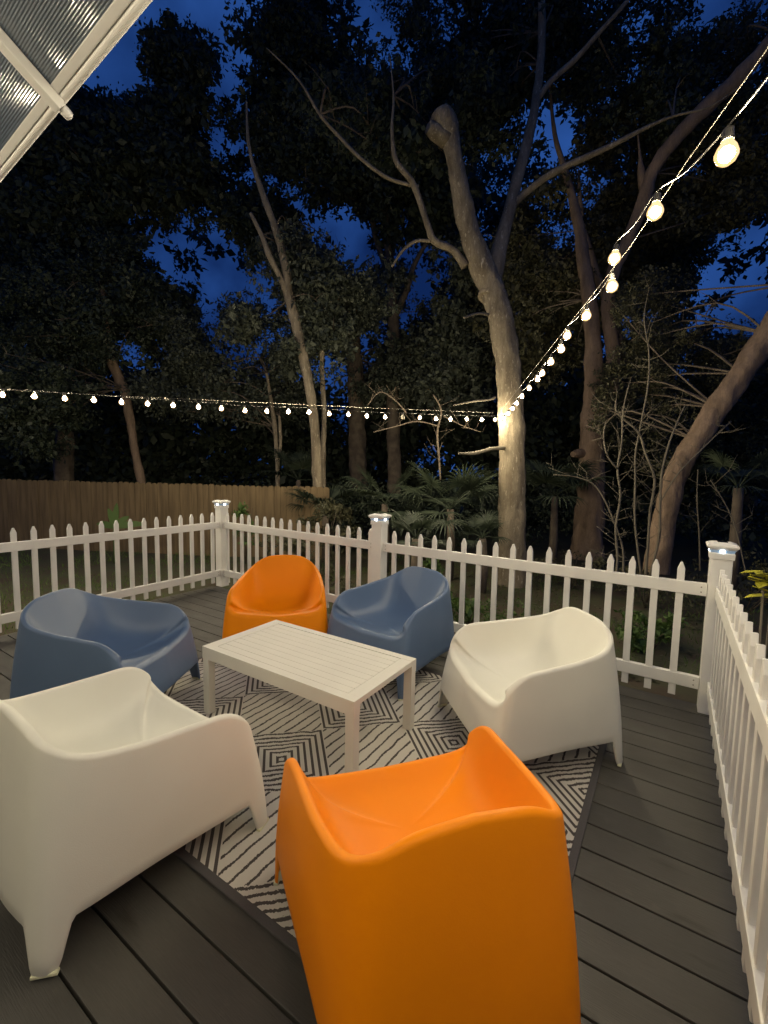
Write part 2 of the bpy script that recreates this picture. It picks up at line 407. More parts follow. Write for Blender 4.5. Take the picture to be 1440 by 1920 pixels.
# ------------------------------------------------------------------ chairs
def chair_geometry():
    rim = [(0, -.345, .716), (.14, -.346, .705), (.245, -.325, .662), (.314, -.24, .612), (.352, -.08, .583), (.372, .10, .564), (.386, .225, .548), (.392, .310, .495), (.372, .352, .430), (.28, .372, .385), (0, .385, .365)]
    base = [(0, -.405), (.17, -.405), (.300, -.385), (.336, -.315), (.366, -.08), (.397, .13), (.415, .28), (.423, .375), (.385, .416), (.27, .427), (0, .432)]
    floor = [(0, -.125, .325), (.09, -.122, .325), (.15, -.10, .325), (.195, -.055, .325), (.232, .03, .327), (.250, .10, .330), (.247, .148, .331), (.228, .182, .332), (.198, .203, .332), (.135, .220, .331), (0, .228, .330)]
    rim = [(a * .97, b, c) for a, b, c in rim]; base = [(a * .965, b) for a, b in base]; floor = [(a * .97, b, c) for a, b, c in floor]
    n = 14
    half_r = catmull(rim, n); half_b = catmull([(a, b, 0) for a, b in base], n); half_f = catmull(floor, n)
    def full(h):
        return h[:-1] + [h[-1]] + [Vector((-p.x, p.y, p.z)) for p in h[-2:0:-1]]
    rr, bb, ff = full(half_r), full(half_b), full(half_f)
    N = len(rr)
    # arc length on base & foot positions
    L = [0]
    for i in range(N): L.append(L[-1] + (bb[(i + 1) % N] - bb[i]).length)
    tot = L[-1]
    i_r, i_f = int(2.35 * n), int(7.15 * n)
    feet = [L[i_r], L[i_f], L[N - i_f], L[N - i_r]]
    zb = []
    for i in range(N):
        d = min(min(abs(L[i] - f), tot - abs(L[i] - f)) for f in feet)
        t = min(1, max(0, (d - 0.036) / 0.036)); t = t * t * (3 - 2 * t)
        zb.append(0.006 + 0.136 * t ** 0.75 + 0.008 * min(1, max(0, (d - .08) / .25)))
    verts = []; rings = []
    def ring(pts): rings.append(len(verts)); verts.extend(pts)
    RD = [min(1, max(0, (rr[i].y - .24) / .14)) for i in range(N)]; RD = [0.016 + 0.016 * t * t * (3 - 2 * t) for t in RD]
    cen = Vector((0, 0, 0))
    def outer(i, z, off=0.0):
        r, b = rr[i], bb[i]; zr = r.z - RD[i]
        t = z / zr
        # slight outward convexity
        p = b.lerp(Vector((r.x, r.y, 0)), t) ; k = 0.010 * math.sin(math.pi * min(1, max(0, t)))
        d = Vector((b.x, b.y, 0)).normalized()
        p = Vector((p.x, p.y, 0)) + d * (k - off)
        p.z = z; return p
    # inside wall of the hollow shell (seen under the skirt), then the skirt edge
    ring([outer(i, 0.30, 0.03) for i in range(N)])
    ring([outer(i, zb[i] + 0.05, 0.012) for i in range(N)])
    ring([outer(i, zb[i] + 0.002, 0.011) for i in range(N)])
    ring([outer(i, zb[i], 0.007) for i in range(N)])
    ring([outer(i, zb[i], 0.003) for i in range(N)])
    ring([outer(i, zb[i] + 0.004, 0.0) for i in range(N)])
    for k in range(1, 13):
        t = k / 12
        ring([outer(i, (zb[i] + 0.004) * (1 - t) + (rr[i].z - RD[i]) * t) for i in range(N)])
    # rolled rim
        inw = []
    for i in range(N):
        tg = rr[(i + 1) % N] - rr[i - 1]; tg.z = 0
        if tg.length < 1e-6: tg = Vector((1, 0, 0))
        nn = Vector((-tg.y, tg.x, 0)).normalized()
        if nn.dot(Vector((ff[i].x - rr[i].x, ff[i].y - rr[i].y, 0))) < 0: nn = -nn
        inw.append(nn)
    FR = [(RD[i] - .016) / .016 for i in range(N)]
    AE = [math.radians(10 + 48 * FR[i]) for i in range(N)]
    def roll(i, aa): return Vector((rr[i].x, rr[i].y, rr[i].z - RD[i])) + inw[i] * (RD[i] + RD[i] * math.cos(aa)) * 1.0 + Vector((0, 0, RD[i] * math.sin(aa)))
    for k in range(8):
        ring([roll(i, math.radians(160) * (1 - k / 8) + AE[i] * (k / 8)) for i in range(N)])
    inner0 = len(rings)
    for k in range(0, 15):
        t = k / 14; pts = []
        for i in range(N):
            s = roll(i, AE[i]); f = ff[i]; hgt = max(0.0, s.z - f.z)
            c1 = Vector((s.x * .30 + f.x * .70, s.y * .30 + f.y * .70, f.z + 0.02 * min(1, hgt / .1)))
            kk = min(.06, hgt / max(.2, math.cos(AE[i])) * .8)
            c2 = s + inw[i] * kk * math.sin(AE[i]) - Vector((0, 0, kk * math.cos(AE[i])))
            c = c1.lerp(c2, FR[i])
            pts.append((1 - t) ** 2 * s + 2 * t * (1 - t) * c + t * t * f)
        ring(pts)
    sc = Vector((0, 0.10, 0.327))
    for t in (0.2, 0.4, 0.6, 0.8, 0.93):
        pts = []
        for i in range(N):
            p = ff[i].lerp(sc, t); p.z = ff[i].z * (1 - t) ** 1.5 + 0.327 * (1 - (1 - t) ** 1.5) ; pts.append(p)
        ring(pts)
    # relax the inner bowl so that wall, arm and seat flow into each other
    A = np.array([tuple(v) for v in verts[rings[inner0]:]]).reshape(-1, N, 3)
    for _ in range(70):
        B = (A[1:-1] * 2 + A[:-2] + A[2:] + np.roll(A[1:-1], 1, 1) + np.roll(A[1:-1], -1, 1)) / 6
        A[1:-1] = B
    verts[rings[inner0]:] = [Vector(v) for v in A.reshape(-1, 3)]
    faces = []
    for a in range(len(rings) - 1):
        for i in range(N):
            j = (i + 1) % N
            faces.append([rings[a] + i, rings[a] + j, rings[a + 1] + j, rings[a + 1] + i])
    c = len(verts); verts.append(Vector((0, 0.10, 0.327)))
    for i in range(N): faces.append([rings[-1] + i, rings[-1] + (i + 1) % N, c])
    foot_pts = [outer(i_r, 0.0, 0.012), outer(i_f, 0.0, 0.012), outer(N - i_f, 0.0, 0.012), outer(N - i_r, 0.0, 0.012)]
    dirs = [(bb[(k + 1) % N] - bb[k - 1]).normalized() for k in (i_r, i_f, N - i_f, N - i_r)]
    return verts, faces, foot_pts, dirs
cv, cf, cfeet, cdirs = chair_geometry()
def make_chair(name, m, label, loc, ang, group):
    t = thing(name, label, 'chair', loc, ang - math.pi / 2, group)
    if 'me' not in make_chair.__dict__:
        s = link_mesh('seat_shell', cv, cf, m, t, smooth=True); make_chair.me = s.data
        bm = bmesh.new(); bm.from_mesh(s.data); bmesh.ops.recalc_face_normals(bm, faces=bm.faces[:]); bm.to_mesh(s.data); bm.free()
        make_chair.feet = []
        for p, d in zip(cfeet, cdirs):
            mb = MB(); mt = Matrix.Translation(p) @ Matrix.Rotation(math.atan2(d.y, d.x), 4, 'Z')
            mb.box(-.036, .036, -.009, .009, 0.0005, 0.011, mtx=mt, bev=0.003)
            f = mb.build('foot_pad', M['rubber'], t); make_chair.feet.append(f.data)
    else:
        s = bpy.data.objects.new('seat_shell', make_chair.me); col.objects.link(s); s.parent = t
        for fd in make_chair.feet:
            f = bpy.data.objects.new('foot_pad', fd); col.objects.link(f); f.parent = t
    s.material_slots[0].link = 'OBJECT'; s.material_slots[0].material = m
    return t
GC = 'moulded plastic tub chairs round the coffee table'
RZ = 0.0085
make_chair('tub_chair', M['plastic_orange'], 'orange plastic tub chair nearest the viewer, seen from behind', (-0.580, 1.130, RZ), math.radians(140), GC)
make_chair('tub_chair', M['plastic_orange'], 'orange plastic tub chair facing us beyond the table, near the far corner post', (-2.745, 2.645, RZ), math.radians(-50), GC)
make_chair('tub_chair', M['plastic_blue'], 'blue plastic tub chair behind the white chair at left, turned sideways', (-2.88, 1.31, RZ), math.radians(30), GC)
make_chair('tub_chair', M['plastic_blue'], 'blue plastic tub chair between the far orange chair and the right white chair', (-1.725, 2.88, RZ), math.radians(-100), GC)
make_chair('tub_chair', M['plastic_white'], 'white plastic tub chair at lower left with its back to us, on bare deck boards', (-1.75, 0.825, RZ), math.radians(90), GC)
make_chair('tub_chair', M['plastic_white'], 'white plastic tub chair on the right, one leg off the rug, near the picket fence', (-0.605, 2.49, RZ), math.radians(224), GC)

# ------------------------------------------------------------------ coffee table
def build_table():
    x0, x1, y0, y1, h = -2.33, -1.18, 1.60, 2.20, 0.42
    z = RZ
    t = thing('coffee_table', 'pale low slatted coffee table in the middle of the chairs', 'table', ((x0 + x1) / 2, (y0 + y1) / 2, z))
    w, d = x1 - x0, y1 - y0; a, b = w / 2, d / 2
    mb = MB(); fr = 0.075
    mb.box(-a, a, -b, -b + 0.05, h - 0.075, h, bev=.002); mb.box(-a, a, b - 0.05, b, h - 0.075, h, bev=.002)
    mb.box(-a, -a + fr, -b + 0.05, b - 0.05, h - 0.030, h - 0.0005, bev=.002); mb.box(a - fr, a, -b + 0.05, b - 0.05, h - 0.030, h - 0.0005, bev=.002)
    mb.build('top_frame', M['table'], t)
    mb = MB(); ns = 9; span = 2 * (b - 0.053); sw = span / ns
    for k in range(ns):
        yy = -b + 0.053 + k * sw
        mb.box(-a + fr + 0.003, a - fr - 0.003, yy + 0.0009, yy + sw - 0.0009, h - 0.018, h - 0.0015, bev=.0015)
    mb.build('slatted_top', M['table'], t)
    for sx in (-1, 1):
        for sy in (-1, 1):
            mb = MB()
            X0, X1 = (-a + .002, -a + 0.054) if sx < 0 else (a - 0.054, a - .002)
            Y0, Y1 = (-b + .002, -b + 0.048) if sy < 0 else (b - 0.048, b - .002)
            mb.box(X0, X1, Y0, Y1, 0.0005, h - 0.0745, bev=.002)
            mb.build('leg', M['table'], t)
build_table()

# ------------------------------------------------------------------ picket fences
def picket_mesh(zlow=0.065, ztop=0.958, w=0.042, th=0.024, cut=0.045):
    a = w / 2; b = th / 2; c = 0.003
    # outline (x,z): dog-ear point top
    ol = [(-a, zlow), (a, zlow), (a, ztop - cut), (a * .25, ztop - .002), (-a * .25, ztop - .002), (-a, ztop - cut)]
    vs = []; n = len(ol)
    for y, s in ((-b, .92), (-b + c, 1), (b - c, 1), (b, .92)):
        for x, z in ol: vs.append((x * s, y, zlow + (z - zlow) * (1 if s == 1 else .9985)))
    fs = []
    for k in range(3):
        for i in range(n):
            j = (i + 1) % n; fs.append([k * n + i, k * n + j, (k + 1) * n + j, (k + 1) * n + i])
    fs.append(list(range(n))); fs.append([3 * n + i for i in range(n)][::-1])
    me = bpy.data.meshes.new('picket'); me.from_pydata(vs, [], fs); me.materials.append(M['vinyl'])
    return me
PK = picket_mesh()
def fence_panel(A, B, first, spacing, label, group='white picket fence panels around the deck', near=None):
    A = Vector((A[0], A[1], 0)); B = Vector((B[0], B[1], 0)); d = B - A; L = d.length
    t = thing('picket_fence_panel', label, 'fence', A, math.atan2(d.y, d.x), group)
    for z0, z1 in ((0.140, 0.220), (0.755, 0.835)):
        mb = MB(); mb.box(0, L, -0.019, 0.019, z0, z1, bev=.004)
        r = mb.build('rail', M['vinyl'], t)
        for ex in (0.03, L - 0.03):
            for zz in (z0 + .024, z1 - .024):
                for sy in (-1, 1):
                    s = MB(); n = 8
                    s.v = [Vector((ex + .0045 * math.cos(2 * math.pi * k / n), sy * 0.0205, zz + .0045 * math.sin(2 * math.pi * k / n))) for k in range(n)] + [Vector((ex, sy * 0.0222, zz))]
                    s.f = [[k, (k + 1) % n, n] for k in range(n)]
                    s.build('screw', M['screw'], r)
    x = first
    while x < L - 0.03:
        p = bpy.data.objects.new('picket', PK); col.objects.link(p); p.parent = t
        p.location = (x, 0, random.uniform(-.002, .002)); p.rotation_euler = (0, random.uniform(-.004, .004), 0); x += spacing
    return t
post_pts = [(-4.79, 3.60), (-2.31, 3.50), (0.285, 3.455)]
def fence_post(x, y, rot, label):
    t = thing('fence_post', label, 'fence post', (x, y, 0), rot, 'white fence posts with solar caps')
    w = 0.056
    mb = MB(); mb.box(-w, w, -w, w, 0.002, 1.035, bev=.004); mb.build('post', M['vinyl'], t)
    # cap: collar, translucent band, wide bevelled lid with solar cell
    mb = MB()
    def sq(lst):
        n0 = len(mb.v)
        for r, z in lst:
            for sx, sy in ((-1, -1), (1, -1), (1, 1), (-1, 1)): mb.v.append(Vector((sx * r, sy * r, z)))
        for i in range(len(lst) - 1):
            for k in range(4):
                a = n0 + i * 4 + k; b = n0 + i * 4 + (k + 1) % 4; mb.f.append([a, b, b + 4, a + 4])
        mb.f.append([n0 + 3, n0 + 2, n0 + 1, n0]); q = n0 + (len(lst) - 1) * 4; mb.f.append([q, q + 1, q + 2, q + 3])
    sq([(w + .002, 1.005), (w + .006, 1.006), (w + .007, 1.040), (w + .004, 1.046)])
    sq([(w + .010, 1.064), (w + .023, 1.080), (w + .024, 1.088), (w + .018, 1.097), (w - .012, 1.108)])
    c = mb.build('cap', M['vinyl'], t)
    mb = MB(); sq([(w + .002, 1.046), (w + .009, 1.0641)]); mb.build('light_band', M['ledband'], c)
    mb = MB(); mb.box(-.026, .026, -.026, .026, 1.1075, 1.110); mb.build('solar_cell', M['solar'], c)
    for k in range(4):
        mt = Matrix.Rotation(k * math.pi / 2, 4, 'Z')
        mb = MB(); n = 14
        mb.v = [mt @ Vector((.013 * math.cos(2 * math.pi * i / n), -w - .0085 - 0.0, 1.0565 + .0088 * math.sin(2 * math.pi * i / n))) for i in range(n)] + [mt @ Vector((0, -w - .0125, 1.0565))]
        mb.f = [[i, (i + 1) % n, n] for i in range(n)]
        mb.build('led', M['led'], c)
    return t
fence_post(*post_pts[0], 0, 'white corner post with glowing solar cap, left, behind the far orange chair')
fence_post(*post_pts[1], 0, 'white middle post with glowing solar cap, behind the gap between orange and blue chairs')
fence_post(*post_pts[2], 0, 'white corner post with glowing solar cap at right, largest and nearest')
hp = 0.058
fence_panel((-4.74, -0.45), (-4.77, 3.60 - hp), 0.06, 0.142, 'white picket fence panel on the left, behind the blue chair')
fence_panel((-4.79 + hp, 3.59), (-2.31 - hp, 3.505), 0.072, 0.1405, 'white picket fence panel behind the far orange chair, between left and middle posts')
fence_panel((-2.31 + hp, 3.49), (0.285 - hp, 3.45), 0.12, 0.1385, 'white picket fence panel at the back right, behind the blue and white chairs')
fence_panel((0.285, 3.455 - hp), (0.275, 0.95), 0.10, 0.142, 'white picket fence panel along the right edge, seen almost end on')
fence_panel((0.275, 0.83), (0.27, -1.7), 0.07, 0.142, 'white picket fence panel beside the viewer, past the right edge')
fence_post(0.275, 0.89, 0, 'white side post beside the viewer on the right fence')

# ------------------------------------------------------------------ timber privacy fence
def build_wood_fence():
    A = Vector((-16.5, 2.6, 0)); B = Vector((-6.35, 7.45, 0)); d = B - A; L = d.length
    t = thing('timber_privacy_fence', 'brown timber board privacy fence at the back of the yard', 'fence', A, math.atan2(d.y, d.x))
    mb = MB(); x = 0; 
    while x < L:
        w = 0.14; top = 1.15 + random.uniform(-.012, .012); zb = GZ - 0.25; dy = random.uniform(-.006, .006)
        n = len(mb.v); c = .03
        ol = [(x, zb), (x + w - .006, zb), (x + w - .006, top - c), (x + w - .006 - c, top), (x + c, top), (x, top - c)]
        for yy in (-.009 + dy, .009 + dy):
            for (a, z) in ol: mb.v.append(Vector((a, yy, z)))
        m = 6
        for i in range(m): j = (i + 1) % m; mb.f.append([n + i, n + j, n + m + j, n + m + i])
        mb.f.append([n + i for i in range(m)][::-1]); mb.f.append([n + m + i for i in range(m)])
        x += w
    mb.build('board_panel', M['wood_fence'], t)
    mb = MB()
    for z in (-.3, .35, .95): mb.box(0, L, .018, .055, z, z + .085)
    mb.build('back_rail', M['wood_fence'], t)
    x = 1.0
    while x < L:
        mb = MB(); mb.box(x, x + .09, .056, .145, GZ - .3, 1.06); mb.build('fence_post', M['wood_fence'], t); x += 2.4
build_wood_fence()

# ------------------------------------------------------------------ string lights
def bulb_meshes():
    g = MB().lathe([(0.0125, 0), (0.0145, -.010), (0.022, -.022), (0.0265, -.036), (0.0265, -.046), (0.021, -.060), (0.010, -.069), (0.002, -.0715)], 14)
    c = MB().lathe([(0.004, -.014), (0.012, -.020), (0.0185, -.034), (0.0175, -.047), (0.010, -.058), (0.002, -.061)], 10)
    s = MB().lathe([(0.006, .030), (0.012, .028), (0.0135, .004), (0.015, -.002), (0.013, -.004)], 12)
    out = []
    for nm, b, m in (('glass', g, M['bulb_glass']), ('filament', c, M['core']), ('socket', s, M['black_cap'])):
        me = bpy.data.meshes.new(nm); me.from_pydata([tuple(v) for v in b.v], [], b.f); me.materials.append(m)
        me.polygons.foreach_set('use_smooth', [True] * len(me.polygons)); out.append(me)
    return out
BM = bulb_meshes()
def add_bulb(t, p, tilt=(0, 0), lit=True, sc=1.0):
    b = bpy.data.objects.new('bulb', BM[2]); col.objects.link(b); b.parent = t
    b.location = p; b.rotation_euler = (tilt[0], tilt[1], 0); b.scale = (sc * .96, sc * .96, sc * .84)
    if lit:
        for nm, me in (('glass', BM[0]), ('filament', BM[1])):
            c = bpy.data.objects.new(nm, me); col.objects.link(c); c.parent = b
    else:
        c = bpy.data.objects.new('glass', BM[0].copy()); c.data.materials[0] = M['wire']; col.objects.link(c); c.parent = b
def string_of_lights(label, pts, unlit=(), rad=0.0028, sag=0.012, group='strings of warm bulbs', ends=(), sc=1.0):
    """pts: glass centres"""
    t = thing('string_lights', label, 'string lights', (0, 0, 0), 0, group)
    path = []
    for q in ends[:1]: path.append(Vector(q))
    for i, p in enumerate(pts):
        p = Vector(p) + Vector((0, 0, .070)); path.append(p)
        if i < len(pts) - 1:
            q = Vector(pts[i + 1]) + Vector((0, 0, .070)); path.append((p + q) / 2 - Vector((0, 0, sag)))
    for q in ends[1:]: path.append(Vector(q))
    MB().tube(catmull(path, 4), rad, 6).build('cable', M['cable'], t, True)
    for i, p in enumerate(pts):
        add_bulb(t, Vector(p) + Vector((0, 0, .038)), (random.uniform(-.12, .12), random.uniform(-.12, .12)), i not in unlit, sc)
    return t
lpx = [(928,787),(903,787),(875,786),(845,786),(817,785),(787,783),(755,782),(722,782),(688,780),(653,777),(617,776),(579,773),(541,772),(500,771),(459,770),(415,766),(372,763),(325,760),(277,757),(228,754),(176,750),(121,747),(65,743),(5,740)]
lp = [P(x, y, 7.72 - 0.1125 * i) for i, (x, y) in enumerate(lpx)]
stepv = (lp[-1] - lp[-6]) / 5
for k in range(1, 12): lp.append(lp[23] + stepv * k)
string_of_lights('long level string of warm bulbs running left from the tree trunk', lp, unlit=(6,), sag=.006, sc=1.22)
rpx = [(1362,292,1.09),(1229,400,1.51),(1153,487,1.93),(1146,540,2.02),(1100,594,2.42),(1064,631,2.86),(1052,656,3.10),(1033,680,3.50),(1017,701,3.92),(1008,712,4.25),(992,729,4.7),(979,744,5.2),(969,757,5.75),(961,767,6.3),(953,776,6.8),(945,785,7.25)]
rp = [P(*a) for a in rpx]
for k in range(1, 5): rp.insert(0, P(1362, 292, 1.09) + Vector((0.168 * k, -0.413 * k, 0.02 * k)))
string_of_lights('string of large warm bulbs climbing to the upper right from the tree trunk', rp, sag=.02)
w_a = P(938, 772, 7.62)
wire = [w_a, P(1020, 668, 4.2), P(1180, 465, 2.0), P(1290, 300, 1.5), P(1440, 90, 1.09), Vector((.25, .2, 2.6)), Vector((.33, -1.2, 2.62))]
tag(MB().tube(wire, 0.0016, 6).build('support_wire', M['wire'], None, True), 'thin taut bright wire above the rising string of bulbs', 'wire')
wl = [P(926, 774, 7.62)] + [P(x, y, d) for x, y, d in ((700, 765, 6.95), (450, 753, 6.2), (200, 741, 5.45), (0, 731, 5.08))]
wl.append(wl[-1] + (wl[-1] - wl[1]).normalized() * 3.2)
tag(MB().tube(wl, 0.0020, 6).build('support_wire', M['wire'], None, True), 'thin taut wire above the level string of bulbs at left', 'wire')

# ------------------------------------------------------------------ gazebo over the house side
def build_gazebo():
    t = thing('patio_gazebo', 'white framed gazebo with ribbed clear roof panels, upper left', 'gazebo', (0, 0, 0))
    piv = Vector((-1.65, .655, 0)); ry = Matrix.Rotation(math.radians(-2.95), 4, 'Z'); t.location = piv - ry @ piv; t.rotation_euler = (0, 0, math.radians(-2.95))
    zg, yg = 2.60, 0.655; x0, x1 = -6.2, 0.75
    ang = math.radians(33); Ls = 2.3
    def fr(x): return Matrix.Translation(Vector((x, yg, zg))) @ Matrix.Rotation(-ang, 4, 'X')
    mb = MB(); mb.box(x0, x1, -.024, 0, .030, .060, mtx=fr(0), bev=.003); mb.build('eave_beam', M['gazebo'], t)
    m0 = fr(0); mb = MB().tube([m0 @ Vector((x0, .0115, .042)), m0 @ Vector((x1, .0115, .042))], .0125, 14); mb.build('gutter', M['gazebo'], t, True)
    xr = [-6.1, -5.11, -3.96, -2.81, -1.66, -0.51, 0.64]
    for x in xr:
        mb = MB(); mb.box(-.018, .018, -Ls, 0.024, -.002, .0295, mtx=fr(x), bev=.003); r = mb.build('rafter', M['gazebo'], t)
        m5 = fr(x) @ Matrix.Translation(Vector((0, .036, .018))) @ Matrix.Rotation(math.pi / 2, 4, 'X')
        mb = MB().lathe([(.004, -.018), (.013, -.015), (.015, -.006), (.015, .008), (.010, .0125)], 14); mb.v = [m5 @ v for v in mb.v]
        mb.build('end_cap', M['gazebo'], r, True)
    # ribbed panels: ribs run along the eave
    for a, b in zip(xr[:-1], xr[1:]):
        vs = []; fs = []; pitch = 0.0066; n = int((Ls - .09) / pitch); k4 = 6
        for i in range(n * k4 + 1):
            s = .018 + i * pitch / k4; ph = 2 * math.pi * i / k4
            h = .0007 * math.cos(ph)
            for x in (a + .001, b - .001): vs.append(m0 @ Vector((x, -s, .034 + h)))
        for i in range(n * k4): fs.append([2 * i, 2 * i + 1, 2 * i + 3, 2 * i + 2])
        link_mesh('roof_panel', vs, fs, M['panel'], t, smooth=True)
    mb = MB(); mb.box(x0, x1, yg - Ls * math.cos(ang) - .05, yg - Ls * math.cos(ang) + .02, zg + Ls * math.sin(ang) - .01, zg + Ls * math.sin(ang) + .05); mb.build('ridge_beam', M['gazebo'], t)
    for x in (x0 + .1,):
        mb = MB(); mb.box(x, x + .09, yg - .08, yg + .01, 0.001, zg - .001); mb.build('column', M['gazebo'], t)
build_gazebo()
# strings under the gazebo, behind and beside the viewer (they light the deck and shine in its panels)
for k, (yy, zz, xa, xb, n) in enumerate(((-0.70, 2.66, -3.9, 0.1, 9),)):
    pts = [Vector((xa + (xb - xa) * i / (n - 1), yy, zz - .10 * math.sin(math.pi * i / (n - 1)))) for i in range(n)]
    string_of_lights('string of warm bulbs under the gazebo roof', pts, rad=.003)

# house wall behind the viewer with siding
def build_house():
    t = thing('house_wall', 'pale sided house wall behind the viewer', 'house', (0, 0, 0))
    mb = MB(); z = -.4
    while z < 3.2:
        n = len(mb.v)
        for p in ((-7, -3.05, z), (3, -3.05, z), (3, -3.068, z + .15), (-7, -3.068, z + .15)): mb.v.append(Vector(p))
        mb.f.append([n, n + 1, n + 2, n + 3])
        for p in ((-7, -3.068, z), (3, -3.068, z)): mb.v.append(Vector(p))
        mb.f.append([n, n + 4, n + 5, n + 1]); z += .15
    mb.box(-7, 3, -3.25, -3.07, -.45, 3.2)
    mb.build('wall', M['siding'], t)
build_house()

# ------------------------------------------------------------------ vegetation helpers
def trunk_path(specs, sub=5):
    """specs: (px,py,depth,radius px) -> smoothed points and radii"""
    pts = [P(x, y, d) for x, y, d, r in specs]; rad = [r / F * d for x, y, d, r in specs]
    return catmull(pts, sub), scat(rad, sub)
def tube_part(name, specs, m, parent, seg=12, wob=.18, wfreq=5.0, sub=5):
    pts, rad = trunk_path(specs, sub)
    return MB().tube(pts, rad, seg, True, wob, wfreq).build(name, m, parent, True)
def leaves(name, blobs, m, parent, size=(.05, .10), flat=.6, wr=.5, anchors=None):
    """blobs: (centre, radius, count). many small folded leaves, sprayed on short twig lines"""
    tot = sum(b[2] for b in blobs)
    C = np.empty((tot, 3)); k = 0; SZ = np.ones(tot)
    for c, r, n in blobs:
        # twig-like clumps inside the blob
        nt = max(3, n // 14)
        cc = rng.normal(0, 1, (nt, 3)); cc /= np.linalg.norm(cc, axis=1)[:, None]
        cc *= (rng.random(nt) ** .5)[:, None] * r
        idx = rng.integers(0, nt, n)
        off = rng.normal(0, 1, (n, 3)) * (r * .16)
        SZ[k:k + n] = rng.uniform(.65, 1.3) * rng.lognormal(0, .22, n)
        C[k:k + n] = np.array(c) + (cc[idx] + off) * np.array((1, 1, .8)); k += n
    d = rng.normal(0, 1, (tot, 3)); d[:, 2] -= .4; d /= np.linalg.norm(d, axis=1)[:, None]
    u = rng.normal(0, 1, (tot, 3)); s = np.cross(d, u); s /= np.linalg.norm(s, axis=1)[:, None]
    n_ = np.cross(s, d)
    ln = (size[0] + (size[1] - size[0]) * rng.random(tot))[:, None] * SZ[:, None]; w = ln * wr * rng.uniform(.7, 1.3, tot)[:, None]
    V = np.empty((tot, 4, 3))
    V[:, 0] = C; V[:, 1] = C + d * ln * .5 + s * w * .5 + n_ * ln * .10; V[:, 2] = C + d * ln; V[:, 3] = C + d * ln * .5 - s * w * .5 + n_ * ln * .10
    nl = tot
    if anchors:
        qs = []
        big = [b for b in blobs if b[2] > 60]; random.shuffle(big)
        for c, r, n in big[:34]:
            an = min(anchors, key=lambda q: (q - c).length * random.uniform(.8, 1.25) + 2.0 * max(0, q.z - c.z))
            if (an - c).length > 2.6: continue
            mid = an.lerp(c, .5) + Vector((random.uniform(-.25, .25), random.uniform(-.25, .25), random.uniform(-.1, .35)))
            line = catmull([an, mid, c, c + (c - mid).normalized() * r * .9], 4)
            subs = [line]
            for _ in range(3):
                q = line[random.randrange(4, len(line) - 1)]; e = q + Vector((random.uniform(-1, 1), random.uniform(-1, 1), random.uniform(-.4, .9))) * r
                subs.append([q, q.lerp(e, .5) + Vector((0, 0, .08 * r)), e])
            for li, ln_ in enumerate(subs):
                r0 = .020 if li == 0 else .009
                rings_ = []
                for i, p in enumerate(ln_):
                    tt = i / (len(ln_) - 1); rr_ = r0 * (1 - .85 * tt); tg = (ln_[min(i + 1, len(ln_) - 1)] - ln_[max(i - 1, 0)]).normalized()
                    a1 = tg.cross(Vector((.2, .3, .93))).normalized(); a2 = tg.cross(a1)
                    rings_.append([p + a1 * rr_, p + a2 * rr_, p - a1 * rr_, p - a2 * rr_])
                for i in range(len(rings_) - 1):
                    for j in range(4): qs.append([rings_[i][j], rings_[i][(j + 1) % 4], rings_[i + 1][(j + 1) % 4], rings_[i + 1][j]])
        if qs:
            V = np.concatenate([V, np.array([[tuple(v) for v in q] for q in qs])]); tot = len(V)
    me = bpy.data.meshes.new(name)
    me.vertices.add(tot * 4); me.vertices.foreach_set('co', V.reshape(-1))
    me.loops.add(tot * 4); me.loops.foreach_set('vertex_index', np.arange(tot * 4, dtype=np.int32))
    me.polygons.add(tot); me.polygons.foreach_set('loop_start', np.arange(0, tot * 4, 4, dtype=np.int32))
    me.polygons.foreach_set('loop_total', np.full(tot, 4, dtype=np.int32))
    me.update(calc_edges=True); me.materials.append(m)
    if tot > nl:
        me.materials.append(M['bark_dark']); me.polygons.foreach_set('material_index', [0] * nl + [1] * (tot - nl))
    o = bpy.data.objects.new(name, me); col.objects.link(o)
    if parent: o.parent = parent
    return o
# openings between the crowns where the sky shows (direction px, radius px)
GAPS = [(235,130,28),(262,165,22),(425,60,45),(440,110,40),(430,170,35),(420,255,38),(440,300,30),(455,345,22),(270,410,30),(300,500,8),(355,420,30),(340,480,36),(370,505,26),(430,480,26),(455,520,34),(485,515,24),
        (545,345,22),(570,400,22),(560,350,16),(620,430,34),(655,440,30),(680,480,22),(525,600,24),(530,465,0),(460,680,28),(400,625,20),(235,645,14),(300,660,16),(620,700,30),(650,735,16),(690,650,20),(740,600,20),
        (1022,222,26),(1040,250,18),(1100,360,14),(1370,510,46),(1410,460,36),(1330,540,26),(1350,590,34),(1310,580,26),(1290,700,22),(1400,560,20),(1050,430,14),(800,480,22),(810,550,24),(770,470,18),(950,150,0),
        (620,120,0),(690,90,24),(640,60,24),(300,30,20),(480,20,22)]
GAPS = [(x, y, r * (1.22 if x < 900 else 1.12)) for x, y, r in GAPS]
